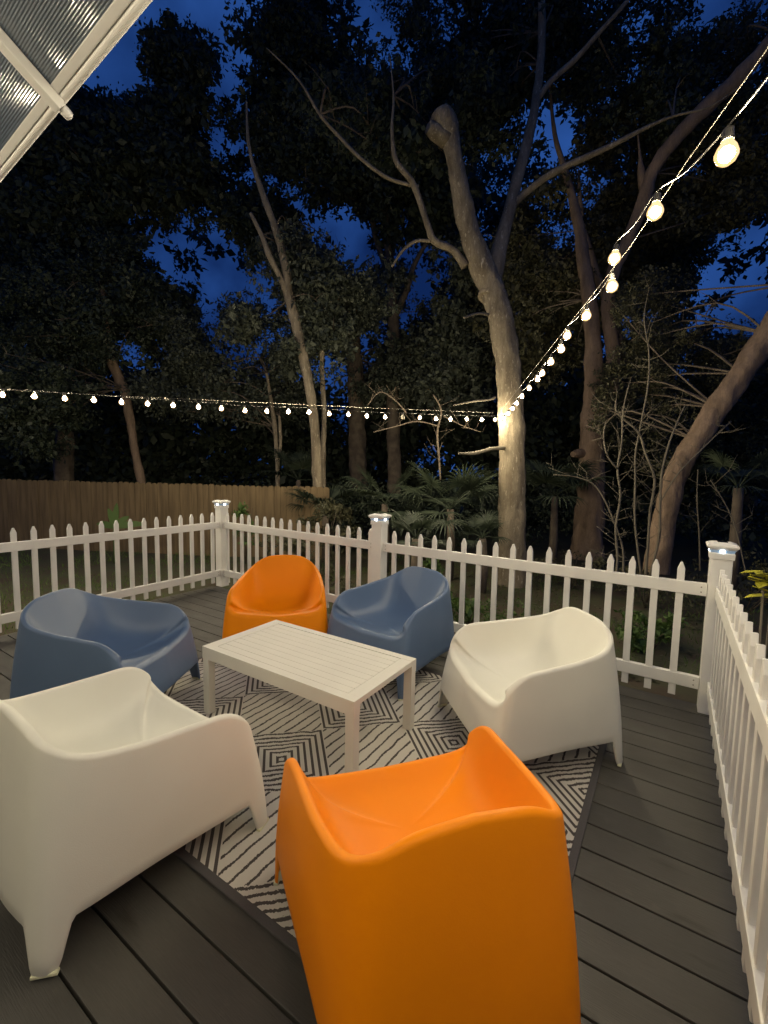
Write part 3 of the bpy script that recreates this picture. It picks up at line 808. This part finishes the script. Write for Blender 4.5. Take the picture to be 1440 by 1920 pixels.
def crown_blobs(areas, per=260, rpx=(26, 46), jit=1.0):
    out = []; per = int(per * 1.35)
    for cx, cy, rx, ry, d0, d1, cnt in areas:
        k = 0; tries = 0; cnt = int(cnt * 1.5)
        while k < cnt and tries < cnt * 6:
            tries += 1
            a = random.uniform(0, 2 * math.pi); q = math.sqrt(random.random())
            x = cx + rx * q * math.cos(a); y = cy + ry * q * math.sin(a)
            r = random.uniform(*rpx)
            if any((x - gx) ** 2 + (y - gy) ** 2 < (gr + r * .80) ** 2 for gx, gy, gr in GAPS if gr): continue
            d = random.uniform(d0, d1); c = P(x, y, d); k += 1
            out.append((c, r / F * d, per))
        # thin sprays that straggle across the openings too
        for k in range(int(cnt * .85)):
            a = random.uniform(0, 2 * math.pi); q = math.sqrt(random.random()) * 1.08
            d = random.uniform(d0, d1); r = random.uniform(14, 34)
            out.append((P(cx + rx * q * math.cos(a), cy + ry * q * math.sin(a), d), r / F * d, max(12, int(per * .24 * (r / 30) ** 2))))
    return out

# ---- main tree (string lights end here)
def main_tree():
    b = P(962, 1095, 7.9)
    t = thing('pruned_tree', 'pale barked tree with sawn off leader stub, lit by the string lights', 'tree', (b.x, b.y, GZ))
    t_inv = Matrix.Translation(-Vector((b.x, b.y, GZ)))
    def part(o): o.matrix_parent_inverse = t_inv; return o
    tr = part(tube_part('trunk', [(962,1112,7.95,36.1),(961,1085,7.92,29.6),(960,1040,7.9,25.5),(960,940,7.9,23.8),(959,800,7.9,23.8),(953,700,7.9,22.1),(943,620,7.9,22.1),(925,550,7.9,22.2),(903,500,7.85,21.5),(882,440,7.75,19.1),(866,370,7.6,17.5),(853,300,7.45,14.7),(845,262,7.4,17.6),(838,238,7.35,22.0),(829,224,7.33,22.8),(824,214,7.32,19.9)], M['bark'], t, 56, .13, 6, 26))
    # sawn side knuckle and shallow top
    k = part(MB().tube([P(838,262,7.4), P(815,246,7.32), P(803,238,7.26)], [.15,.13,.09], 12, True, .1, 8).build('sawn_stub', M['bark'], t, True))
    for sp in ([(915,560,7.9,20),(928,505,7.95,17),(938,460,8.0,14),(951,410,8.05,12),(966,350,8.1,11),(985,280,8.15,10),(1003,200,8.2,8.5),(1013,120,8.3,7.5),(1016,40,8.3,7),(1014,-60,8.3,6)],
               [(960,385,8.08,7.0),(985,362,8.0,6.2),(1020,335,7.9,6.2),(1060,312,7.8,5.9),(1110,290,7.7,5.5),(1160,266,7.6,4.7),(1210,240,7.5,3.5),(1262,218,7.4,2.3),(1330,200,7.3,1.6),(1390,160,7.2,0.8)],
               [(872,500,7.85,8.2),(850,470,7.8,6.6),(815,452,7.7,6.6),(803,425,7.65,5.7),(788,380,7.6,5.7),(772,340,7.5,5.7),(742,300,7.4,4.9),(735,240,7.3,2.9),(738,180,7.3,2.0),(730,100,7.3,1.0)],
               [(1005,190,8.2,5.7),(1035,150,8.15,4.9),(1080,110,8.1,4.9),(1120,65,8.0,4.1),(1165,15,7.9,3.7),(1200,-30,7.9,3.3)],
               [(808,452,7.7,2.9),(780,452,7.7,2.9),(755,470,7.7,2.5),(735,500,7.7,1.6)],
               [(500,90,7.1,0.8),(560,150,7.2,2.0),(600,215,7.3,2.9),(640,260,7.4,3.3),(680,300,7.4,3.3),(730,335,7.5,3.3),(785,350,7.55,3.3)]):
        part(tube_part('limb', sp, M['bark'], t, 10, .12, 8))
    for sp in ([(945,840,7.75,4),(920,842,7.5,3.5),(890,850,7.3,3.5),(860,850,7.1,2)], [(928,745,7.8,3),(915,750,7.6,2),(890,752,7.5,2),(850,760,7.4,1.5)],
               [(915,590,7.8,3),(895,588,7.6,2.5),(870,596,7.4,2)]):
        part(tube_part('dead_branch', sp, M['twig'], t, 6, .1, 8))
    bl = crown_blobs([(760,170,190,120,7.3,9.5,34),(900,90,260,120,8.7,10.5,44),(1120,80,200,120,8.6,10.4,32),(1250,190,140,70,8.5,10,14),(960,200,90,90,8.6,10,12)], per=210, rpx=(26,50))
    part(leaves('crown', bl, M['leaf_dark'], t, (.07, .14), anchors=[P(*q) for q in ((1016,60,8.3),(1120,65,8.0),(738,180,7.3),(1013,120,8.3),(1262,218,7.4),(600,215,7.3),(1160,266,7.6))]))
    return t
main_tree()

def simple_tree(name, label, base_px, parts, crown=None, m='bark_dark', lm='leaf', per=240, rpx=(26, 46), group=None, size=(.07, .14)):
    b = P(*base_px); t = thing(name, label, 'tree', (b.x, b.y, GZ), 0, group)
    inv = Matrix.Translation(-Vector((b.x, b.y, GZ)))
    for nm, sp in parts:
        o = tube_part(nm, sp, M[m], t, 40 if nm == 'trunk' else 12, .2, 5, 16); o.matrix_parent_inverse = inv
    if crown:
        bl = crown_blobs(crown, per, rpx)
        an = []
        for nm, sp in parts: an += [P(x, y, d) for x, y, d, r in sp][len(sp) // 2:]
        o = leaves('crown', bl, M[lm], t, size, anchors=an); o.matrix_parent_inverse = inv
    return t
simple_tree('forked_tree', 'reddish forked tree just right of the pale lit trunk', (1103,1030,9.2),
    [('trunk', [(1100,1050,9.2,30),(1104,1000,9.2,26),(1108,900,9.2,23),(1110,800,9.2,21),(1113,740,9.2,17),(1112,650,9.2,14),(1105,560,9.2,13),(1092,470,9.3,11),(1080,400,9.4,9),(1062,330,9.5,6),(1040,250,9.6,4),(1030,150,9.7,2)]),
     ('limb', [(1118,800,9.15,14),(1135,760,9.1,13),(1148,720,9.0,12),(1150,660,9.0,12),(1140,580,9.0,12),(1150,510,9.0,12),(1178,450,8.9,12),(1205,380,8.8,13),(1222,325,8.7,12),(1262,265,8.5,13),(1320,205,8.3,14),(1390,140,8.1,14),(1460,60,7.9,14)]),
     ('limb', [(1210,360,8.8,10),(1203,325,8.8,7),(1200,295,8.8,3),(1196,250,8.8,1)]),
     ('limb', [(1175,690,9.2,5),(1150,600,9.4,7),(1120,520,9.6,7),(1095,430,9.8,5),(1088,380,9.8,4),(1085,320,9.8,2)]),
     ('sawn_knot', [(1092,850,9.15,9),(1080,851,9.0,8),(1074,852,8.95,6)])],
    [(1080,470,120,150,9.5,12,46),(1180,330,120,130,9.6,12,34),(1000,560,100,150,10,13,40),(1300,330,130,80,9,11,22),(1380,250,70,70,9,10,14),(1400,360,70,60,9,11,12),(1400,110,80,90,9,11,14)], 'bark_red', 'leaf_brown', 200)
simple_tree('leaning_tree', 'thick brown trunk leaning up to the right edge', (1240,1050,7.0),
    [('trunk', [(1232,1075,7.0,22.8),(1240,1010,7.0,20.2),(1252,950,7.0,19.6),(1272,880,7.0,19.6),(1305,825,7.0,19.6),(1345,765,6.95,20.2),(1390,700,6.9,20.9),(1440,625,6.8,20.9),(1500,530,6.7,20.2)])],
    [(1340,660,110,60,8,10,26),(1240,620,90,100,7.6,9.5,34),(1210,760,90,120,7.6,10,34),(1420,500,0,0,8,9,0)], 'bark_red', 'leaf_brown', 170, (18, 36), size=(.03, .07))
simple_tree('slender_tree', 'slender forked tree with pale trunk left of centre behind the light string', (598,940,10),
    [('trunk', [(598,945,10,11),(596,900,10,10),(592,820,10,9),(585,760,10,9),(573,690,10,9),(558,620,10,9),(543,560,10,9),(535,500,10,7.5),(517,430,10,6.5),(495,370,10,5.5),(475,310,10,4),(465,260,10,3),(462,190,10,1.5)]),
     ('limb', [(541,560,10,6),(525,520,9.9,5.5),(505,480,9.8,5),(490,440,9.8,4.5),(470,400,9.8,3)])],
    [(580,570,90,140,10,12,44),(500,600,90,60,10,12,24),(640,560,90,110,10.5,12,34),(560,480,60,60,10,12,14)], 'bark', 'leaf', 200)
simple_tree('thin_tree', 'thin pale stem beside the slender forked tree', (606,930,10.6),
    [('trunk', [(607,930,10.6,5),(606,860,10.6,4.5),(608,780,10.6,4.5),(604,700,10.6,4.5),(603,640,10.6,4),(600,570,10.6,3),(590,520,10.6,2)])], None, 'bark', 'leaf')
simple_tree('left_tree', 'bent reddish trunk rising behind the timber fence at left', (263,915,12.5),
    [('trunk', [(268,925,12.5,8),(262,890,12.5,7.5),(250,830,12.5,7),(243,780,12.5,7.5),(232,730,12.5,8),(215,690,12.5,9),(203,655,12.5,9),(195,600,12.5,8),(190,540,12.5,7)])],
    [(190,560,130,120,12,14.5,56),(90,620,110,110,11,14,44),(60,760,90,90,10,13,36),(250,640,60,40,12,14,12)], 'bark_red', 'leaf_dark', 240)
simple_tree('dark_evergreen', 'tall black evergreen mass at upper left beyond the gazebo', (120,920,14),
    [('trunk', [(120,930,14,16),(122,800,14,15),(128,650,14,14),(140,500,14,12),(150,350,14,9),(160,220,14,5)])],
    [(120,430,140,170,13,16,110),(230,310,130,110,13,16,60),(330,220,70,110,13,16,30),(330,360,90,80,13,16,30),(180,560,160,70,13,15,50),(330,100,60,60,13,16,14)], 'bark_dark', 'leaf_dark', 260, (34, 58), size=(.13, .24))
simple_tree('tall_oak', 'tall dark tree behind the slender tree, crown crossing the top centre', (735,930,14),
    [('trunk', [(740,930,14,13),(738,820,14,12),(736,720,14,11),(740,640,14,10),(735,560,14,9),(730,480,14,8),(722,400,14,6),(712,320,14,5)]),
     ('limb', [(738,600,14,6),(760,550,13.8,6),(775,500,13.8,5),(800,455,13.7,4)]),
     ('limb', [(730,520,14,5),(705,450,14,4.5),(695,400,14,4)])],
    [(560,180,120,150,13,16,60),(650,280,130,120,13,16,60),(480,260,60,110,13,16,24),(760,350,90,110,13,16,36),(560,60,120,60,13,16,24),(480,420,80,70,13,15,20)], 'bark_dark', 'leaf_dark', 240, (32, 56), size=(.13, .24))
simple_tree('stout_tree', 'stout grey trunk in the dark background between slender tree and pale trunk', (668,930,15),
    [('trunk', [(672,930,15,17),(670,830,15,16),(668,740,15,15),(664,670,15,14),(660,600,15,12),(655,540,15,9)])],
    [(720,660,100,90,14,17,40),(800,620,110,120,13,17,50),(870,560,60,120,12,15,24),(680,560,60,70,14,16,12),(850,700,70,70,12,15,24)], 'bark_dark', 'leaf', 220, (28, 48), size=(.10, .19))
simple_tree('small_background_tree', 'small twin stemmed tree in the dark behind the fence end', (520,930,12),
    [('trunk', [(521,930,12,4.5),(520,870,12,4),(515,800,12,4),(508,750,12,3.5),(500,700,12,2.5)]),
     ('limb', [(520,880,12,3),(526,830,12,3),(524,780,12,2.5)])],
    [(450,640,120,60,12,15,44),(380,720,120,50,12,14,30),(500,730,90,50,12,15,24),(330,640,70,60,12,15,20)], 'bark', 'leaf', 230)
simple_tree('right_background_tree', 'dark leafy tree beyond the leaning trunk at the right edge', (1400,930,13),
    [('trunk', [(1405,950,13,12),(1400,850,13,11),(1392,750,13,10),(1385,650,13,8)])],
    [(1390,700,90,60,11,13,24),(1280,660,90,50,11,13,16),(1400,830,90,90,10,13,40),(1230,480,80,70,11,14,24),(1280,430,60,70,11,14,16),(1250,560,50,40,10,12,10)], 'bark_dark', 'leaf_dark', 230)
# far wood reading as one dark mass
def far_wood():
    bl = []
    for i in range(420):
        x = random.uniform(-450, 1900); y = random.uniform(660, 960); d = random.uniform(18, 26)
        if any((x - gx) ** 2 + (y - gy) ** 2 < (gr + 30) ** 2 for gx, gy, gr in GAPS if gr): continue
        bl.append((P(x, y, d), 1.5, 260))
    for i in range(300):
        x = random.uniform(-200, 1650); y = random.uniform(150, 640); d = random.uniform(20, 26)
        if any((x - gx) ** 2 + (y - gy) ** 2 < (gr + 42) ** 2 for gx, gy, gr in GAPS if gr): continue
        bl.append((P(x, y, d), 1.3, 190))
    for i in range(420):
        bl.append((P(random.uniform(-500, 1950), random.uniform(740, 955), random.uniform(16.5, 19)), 1.2, 190))
    for i in range(260):
        bl.append((P(random.uniform(-200, 1650), random.uniform(100, 720), random.uniform(20, 26)), 1.0, 60))
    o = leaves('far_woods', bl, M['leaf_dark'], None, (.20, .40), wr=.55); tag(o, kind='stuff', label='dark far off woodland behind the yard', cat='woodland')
far_wood()

# ---- palmettos
def fan_frond(base, tip_dir, size, parent, blades=26, droop=.5, pet=0.6, m='palm'):
    """palmetto leaf: petiole, hub and a fan of narrow drooping blades"""
    d = Vector(tip_dir).normalized(); hub = base + d * pet + Vector((0, 0, -.06 * pet))
    mb = MB(); mb.tube(catmull([base, base + d * pet * .5 + Vector((0, 0, .03)), hub], 4), [.010] * 9, 5)
    side = d.cross(Vector((0, 0, 1)));
    if side.length < .05: side = Vector((1, 0, 0))
    side.normalize(); nrm = side.cross(d).normalized()
    for k in range(blades):
        a = math.radians(-118 + 236 * k / (blades - 1)) + random.uniform(-.03, .03)
        L = size * (1 - .25 * abs(a) / 2.1) * random.uniform(.88, 1.05)
        dirv = d * math.cos(a) + side * math.sin(a) + nrm * .12 * abs(math.sin(a))
        dirv.normalize(); wv = dirv.cross(nrm).normalized()
        prev = None; p = hub.copy(); dd = dirv.copy(); n = 5
        for i in range(n + 1):
            s = i / n; w = .0125 * (1 - s) ** .7 * (.45 + 1.2 * min(s * 3, 1)) * size / .6 + .0008
            q = (p - wv * w, p + nrm * w * .35, p + wv * w)
            idx = len(mb.v); mb.v += [Vector(z) for z in q]
            if prev is not None: mb.f += [[prev, prev + 1, idx + 1, idx], [prev + 1, prev + 2, idx + 2, idx + 1]]
            prev = idx; dd = (dd + Vector((0, 0, -1)) * droop * (s ** 1.5) * .35).normalized(); p = p + dd * (L / n)
    return mb.build('frond', M[m], parent)
def palmetto(px, py, depth, fronds, size, label, seed, gz=None):
    random.seed(seed)
    b = P(px, py, depth); base = Vector((b.x, b.y, GZ if gz is None else gz))
    t = thing('palmetto', label, 'palm', base, 0, 'palmettos in the undergrowth')
    top = Vector((0, 0, max(.1, b.z - base.z)))
    MB().tube([(0, 0, 0), top * .5 + Vector((.02, .01, 0)), top], [.09, .08, .06], 9, True, .3, 9).build('stem', M['bark_dark'], t, True)
    for i in range(fronds):
        a = 2 * math.pi * (i + random.uniform(-.3, .3)) / fronds; el = random.uniform(-.15, 1.0)
        d = Vector((math.cos(a) * math.cos(el), math.sin(a) * math.cos(el), math.sin(el)))
        fan_frond(top.copy(), d, size * random.uniform(.85, 1.1), t, 26, random.uniform(1.0, 2.6), size * random.uniform(.6, 1.1))
    random.seed(seed + 100)
palmetto(845, 955, 8.0, 11, .66, 'drooping palmetto left of the pale trunk', 1)
palmetto(722, 945, 8.6, 9, .62, 'upright palmetto behind the middle fence post', 2)
palmetto(1040, 930, 8.6, 10, .70, 'palmetto between the pale trunk and the forked tree', 3)
palmetto(1385, 915, 6.6, 8, .45, 'palmetto at the right edge above the corner post', 4)
palmetto(610, 960, 9.6, 8, .60, 'dim palmetto at the end of the timber fence', 5)
palmetto(905, 1010, 7.2, 8, .34, 'low palmetto at the foot of the pale trunk', 6)
palmetto(780, 1010, 6.6, 9, .34, 'small grey green palmetto just right of the middle post', 7)
palmetto(560, 900, 11.5, 8, .70, 'shadowed palmetto beyond the slender tree', 8)
random.seed(21)

# ---- bare shrubs (pale stems right of centre)
def bare_shrub(px, py, depth, label, stems, seed, m='twig', k=.75):
    random.seed(seed)
    b = P(px, py, depth); t = thing('bare_shrub', label, 'shrub', (b.x, b.y, GZ), 0, 'bare stemmed shrubs')
    inv = Matrix.Translation(-Vector((b.x, b.y, GZ)))
    tw = MB()
    for sp in stems:
        pts, rad = trunk_path([(x + random.uniform(-3, 3), y, d, r * k) for x, y, d, r in sp], 4)
        o = MB().tube(pts, rad, 6, True, .15, 8).build('stem', M[m], t, True); o.matrix_parent_inverse = inv
        for i in range(3, len(pts) - 1):
            for _ in range(2):
                if random.random() < .55:
                    p = pts[i]; dr = Vector((random.uniform(-1, 1), random.uniform(-1, 1), random.uniform(-.1, 1))).normalized()
                    L = random.uniform(.15, .5); mid = p + dr * L * .5 + Vector((0, 0, random.uniform(-.03, .06)))
                    e = mid + (dr + Vector((random.uniform(-.6, .6), random.uniform(-.6, .6), .2))).normalized() * L * .5
                    tw.tube([p, mid, e], [.0045, .0032, .0015], 4)
                    e2 = mid + Vector((random.uniform(-1, 1), random.uniform(-1, 1), random.uniform(0, 1))).normalized() * L * .4
                    tw.tube([mid, e2], [.003, .0013], 4)
    o = tw.build('twigs', M[m], t, True); o.matrix_parent_inverse = inv
    random.seed(seed + 50)
bare_shrub(1160, 1080, 6.2, 'bare pale stemmed shrub between the forked and leaning trees, left clump', [
    [(1158,1090,6.2,3.5),(1160,1040,6.2,3),(1155,990,6.2,3),(1162,930,6.2,2.8),(1160,880,6.2,2.6),(1168,830,6.2,2.2),(1170,770,6.2,1.8),(1178,720,6.2,1.2)],
    [(1165,1085,6.25,3),(1168,1030,6.3,2.4),(1150,975,6.3,2.2),(1118,915,6.3,2),(1080,895,6.3,1.6),(1040,890,6.3,1.2)],
    [(1160,880,6.2,2.2),(1140,855,6.1,2),(1130,820,6.1,1.7),(1135,790,6.1,1.3)]], 31)
bare_shrub(1215, 1080, 6.4, 'bare pale stemmed shrub in front of the leaning trunk, right clump', [
    [(1212,1090,6.4,3.8),(1216,1030,6.4,3.4),(1220,960,6.4,3.2),(1225,900,6.4,3),(1210,850,6.4,2.8),(1195,810,6.4,2.6),(1160,775,6.4,2.2),(1155,750,6.4,1.6)],
    [(1218,1080,6.35,3.4),(1236,1010,6.3,3),(1237,950,6.3,3),(1240,890,6.3,2.6),(1252,840,6.3,2.4),(1270,790,6.3,2),(1284,760,6.3,1.3)],
    [(1205,1085,6.5,3),(1192,980,6.5,2.6),(1190,900,6.5,2.4),(1192,850,6.5,2),(1205,790,6.5,2),(1218,720,6.5,2),(1216,660,6.5,1.7),(1210,600,6.5,1.4),(1215,560,6.5,1)],
    [(1240,940,6.3,2),(1270,890,6.2,1.8),(1320,840,6.2,1.5),(1370,790,6.2,1)]], 32)
bare_shrub(1315, 1060, 6.8, 'thin bare stems behind the right corner post', [
    [(1312,1070,6.8,2),(1310,1000,6.8,1.8),(1305,940,6.8,1.5),(1310,880,6.8,1.2)], [(1400,1080,6,1.8),(1380,1000,6,1.5),(1360,950,6,1.3),(1330,900,6,1)]], 33)
bare_shrub(820, 900, 8.8, 'drooping bare twigs under the light string left of the pale trunk', [
    [(826,900,8.8,3),(822,850,8.8,3),(818,810,8.8,3),(825,770,8.8,2.4),(810,740,8.8,2)], [(760,775,8.4,2),(740,750,8.4,2),(710,735,8.4,1.6),(690,760,8.4,1.2)],
    [(822,800,8.8,2),(780,790,8.6,2),(740,800,8.5,1.6),(700,810,8.5,1.2)], [(830,780,8.8,1.8),(870,800,8.6,1.6),(900,810,8.6,1)]], 34, 'bark_dark', .7)
random.seed(44)

# ---- low plants
def leafy_bush(name, label, px, py, depth, w, h, n, m, size, gz=GZ, group=None, cat='shrub'):
    b = P(px, py, depth); t = thing(name, label, cat, (b.x, b.y, gz), 0, group)
    mb = MB()
    for k in range(9):
        a = random.uniform(0, 6.28); e = Vector((math.cos(a) * w * .7, math.sin(a) * w * .7, h * random.uniform(.6, 1)))
        mb.tube([(0, 0, 0), e * .5 + Vector((0, 0, h * .15)), e], [.008, .006, .003], 5)
    mb.build('stems', M['bark_dark'], t, True)
    bl = [(Vector((random.uniform(-w, w), random.uniform(-w, w), h * random.uniform(.35, 1))), w * .4, n // 12) for k in range(12)]
    leaves('foliage', bl, M[m], t, size); return t
leafy_bush('vine_shrub', 'small green shrub against the timber fence right of the left corner post', 460, 950, 9.0, .22, 1.25, 500, 'fern', (.06, .12))
leafy_bush('leafy_shrub', 'low green shrub behind the pickets left of the pale trunk', 815, 1010, 6.2, .18, .75, 420, 'fern', (.05, .09))
leafy_bush('ground_bush', 'low bush at the foot of the forked tree', 1075, 1040, 7.6, .55, .62, 1300, 'leaf_brown', (.03, .07))
leafy_bush('ground_bush', 'low bush at the foot of the leaning trunk', 1215, 1060, 6.6, .40, .60, 900, 'leaf_brown', (.03, .07))
leafy_bush('ground_bush', 'wide dark bush right of the corner post', 1400, 1060, 6.2, .75, .75, 1500, 'leaf_brown', (.03, .07))
leafy_bush('ground_bush', 'low bush behind the pickets near the right corner post', 1230, 1150, 5.0, .35, .35, 900, 'fern', (.04, .09))
leafy_bush('ground_bush', 'low bush behind the pickets left of the white chair', 880, 1120, 5.6, .45, .35, 900, 'fern', (.04, .09))
leafy_bush('ground_bush', 'low bush behind the pickets between middle and left posts', 600, 1060, 6.6, .5, .45, 900, 'leaf_brown', (.04, .09))
leafy_bush('fence_side_bush', 'bushy growth in front of the end of the timber fence', 560, 985, 8.0, .55, .8, 1300, 'leaf_brown', (.04, .10))
leafy_bush('fence_side_bush', 'taller dark bush hiding the right end of the timber fence', 612, 965, 8.4, .42, 1.35, 1700, 'leaf_brown', (.05, .11))
def yellow_plant():
    b = P(1452, 1090, 2.0); t = thing('potted_sprig', 'bright yellow green leafy sprig at the right edge beyond the fence', 'plant', (b.x, b.y, GZ))
    zt = b.z - GZ; mb = MB()
    tips = []
    for k in range(5):
        e = Vector((random.uniform(-.05, .05), random.uniform(-.05, .05), zt + random.uniform(-.03, .04))); tips.append(e)
        mb.tube([(0, 0, 0), e * .6, e], [.006, .005, .003], 5)
    mb.build('stems', M['twig'], t, True)
    mb = MB()
    for e in tips:
        for k in range(5):
            a = random.uniform(0, 6.28); el = random.uniform(-.3, .5)
            d = Vector((math.cos(a) * math.cos(el), math.sin(a) * math.cos(el), math.sin(el))); s = d.cross(Vector((0, 0, 1))).normalized()
            p = e + Vector((0, 0, random.uniform(-.05, .02))); L = random.uniform(.07, .11); w = L * .30; n = len(mb.v)
            mb.v += [p, p + d * L * .35 + s * w, p + d * L * .75 + s * w * .8, p + d * L + Vector((0, 0, -.01)), p + d * L * .75 - s * w * .8, p + d * L * .35 - s * w, p + d * L * .5 - Vector((0, 0, .006))]
            for i in range(6): mb.f.append([n + i, n + (i + 1) % 6, n + 6])
    mb.build('leaves', M['yellow_leaf'], t)
yellow_plant()
def banana():
    b = P(215, 985, 9.0); t = thing('banana_plant', 'young broad leaved plant in front of the timber fence', 'plant', (b.x, b.y, GZ))
    top = Vector((0, 0, .72)); MB().tube([(0, 0, 0), (.01, 0, .4), top], [.05, .04, .03], 9).build('stem', M['fern'], t, True)
    cr_ = Vector((.838, .545, 0))
    for dx, up, L in ((-.9, .25, .42), (-.3, .9, .42), (.05, 1.0, .5), (.95, .22, .60), (.5, .5, .35)):
        d = (cr_ * dx + Vector((0, 0, up)) + Vector((-.1, .1, 0))).normalized(); mb = MB(); p = top.copy(); dd = d.copy()
        s = dd.cross(Vector((.54, -.84, 0.2))).normalized(); prev = None; n = 9
        for i in range(n + 1):
            q = i / n; w = .065 * math.sin(math.pi * min(1, q * .93 + .07)) ** .7 + .002
            idx = len(mb.v); mb.v += [p - s * w + Vector((0, 0, .012)), p.copy(), p + s * w + Vector((0, 0, .012))]
            if prev is not None: mb.f += [[prev, prev + 1, idx + 1, idx], [prev + 1, prev + 2, idx + 2, idx + 1]]
            prev = idx; dd = (dd + Vector((0, 0, -.09 * q))).normalized(); p = p + dd * L / n
        mb.build('leaf', M['fern'], t, True)
banana()

# grass and leaf litter
def grass():
    n = 26000; vs = []; fs = []
    for i in range(n):
        if i < 16000: x, y = random.uniform(-13, -4.95), random.uniform(-.5, 7.5)
        else: x, y = random.uniform(-6, 3.2), random.uniform(3.6, 9.0)
        if noise.noise(Vector((x * .8, y * .8, 3))) < -.12: continue
        h = random.uniform(.03, .10); a = random.uniform(0, 6.28); w = .006
        z = GZ - 0.006 * max(0, -x - 5) - .01; k = len(vs); lx, ly = random.uniform(-.05, .05), random.uniform(-.05, .05)
        vs += [(x - w * math.cos(a), y - w * math.sin(a), z), (x + w * math.cos(a), y + w * math.sin(a), z), (x + lx, y + ly, z + h)]; fs.append([k, k + 1, k + 2])
    o = link_mesh('grass', vs, fs, M['grass']); tag(o, 'short dim grass beyond the picket fence', 'grass', kind='stuff')
    bl = []
    for i in range(260):
        x, y = random.uniform(-6, 4), random.uniform(3.7, 9.5); bl.append((Vector((x, y, GZ + .03)), .35, 22))
    me_c = leaves('leaf_litter', [((c.x, c.y, c.z), r, n_) for c, r, n_ in bl], M['leaf_brown'], None, (.04, .09))
    for v in me_c.data.vertices: v.co.z = GZ + .0 + abs(v.co.z - GZ) * .18
    tag(me_c, 'fallen leaves scattered under the trees', 'leaf litter', kind='stuff')
grass()
def undergrowth():
    bl = []
    for i in range(520):
        x = random.uniform(-350, 1800); y = random.uniform(905, 1015); d = random.uniform(9.5, 17); c = P(x, y, d)
        if c.x < -6.2 and c.y < 7.8: continue
        c.z = min(max(c.z, GZ + .1), GZ + 1.3); bl.append((c, .55, 90))
    o = leaves('undergrowth', bl, M['leaf_dark'], None, (.07, .16)); tag(o, 'dark tangled undergrowth between the trees', 'undergrowth', kind='stuff')
undergrowth()

scene.render.engine = 'CYCLES'
scene.cycles.use_denoising = True
scene.cycles.max_bounces = 6
scene.cycles.diffuse_bounces = 3
scene.cycles.transparent_max_bounces = 16
scene.cycles.sample_clamp_indirect = 4.0
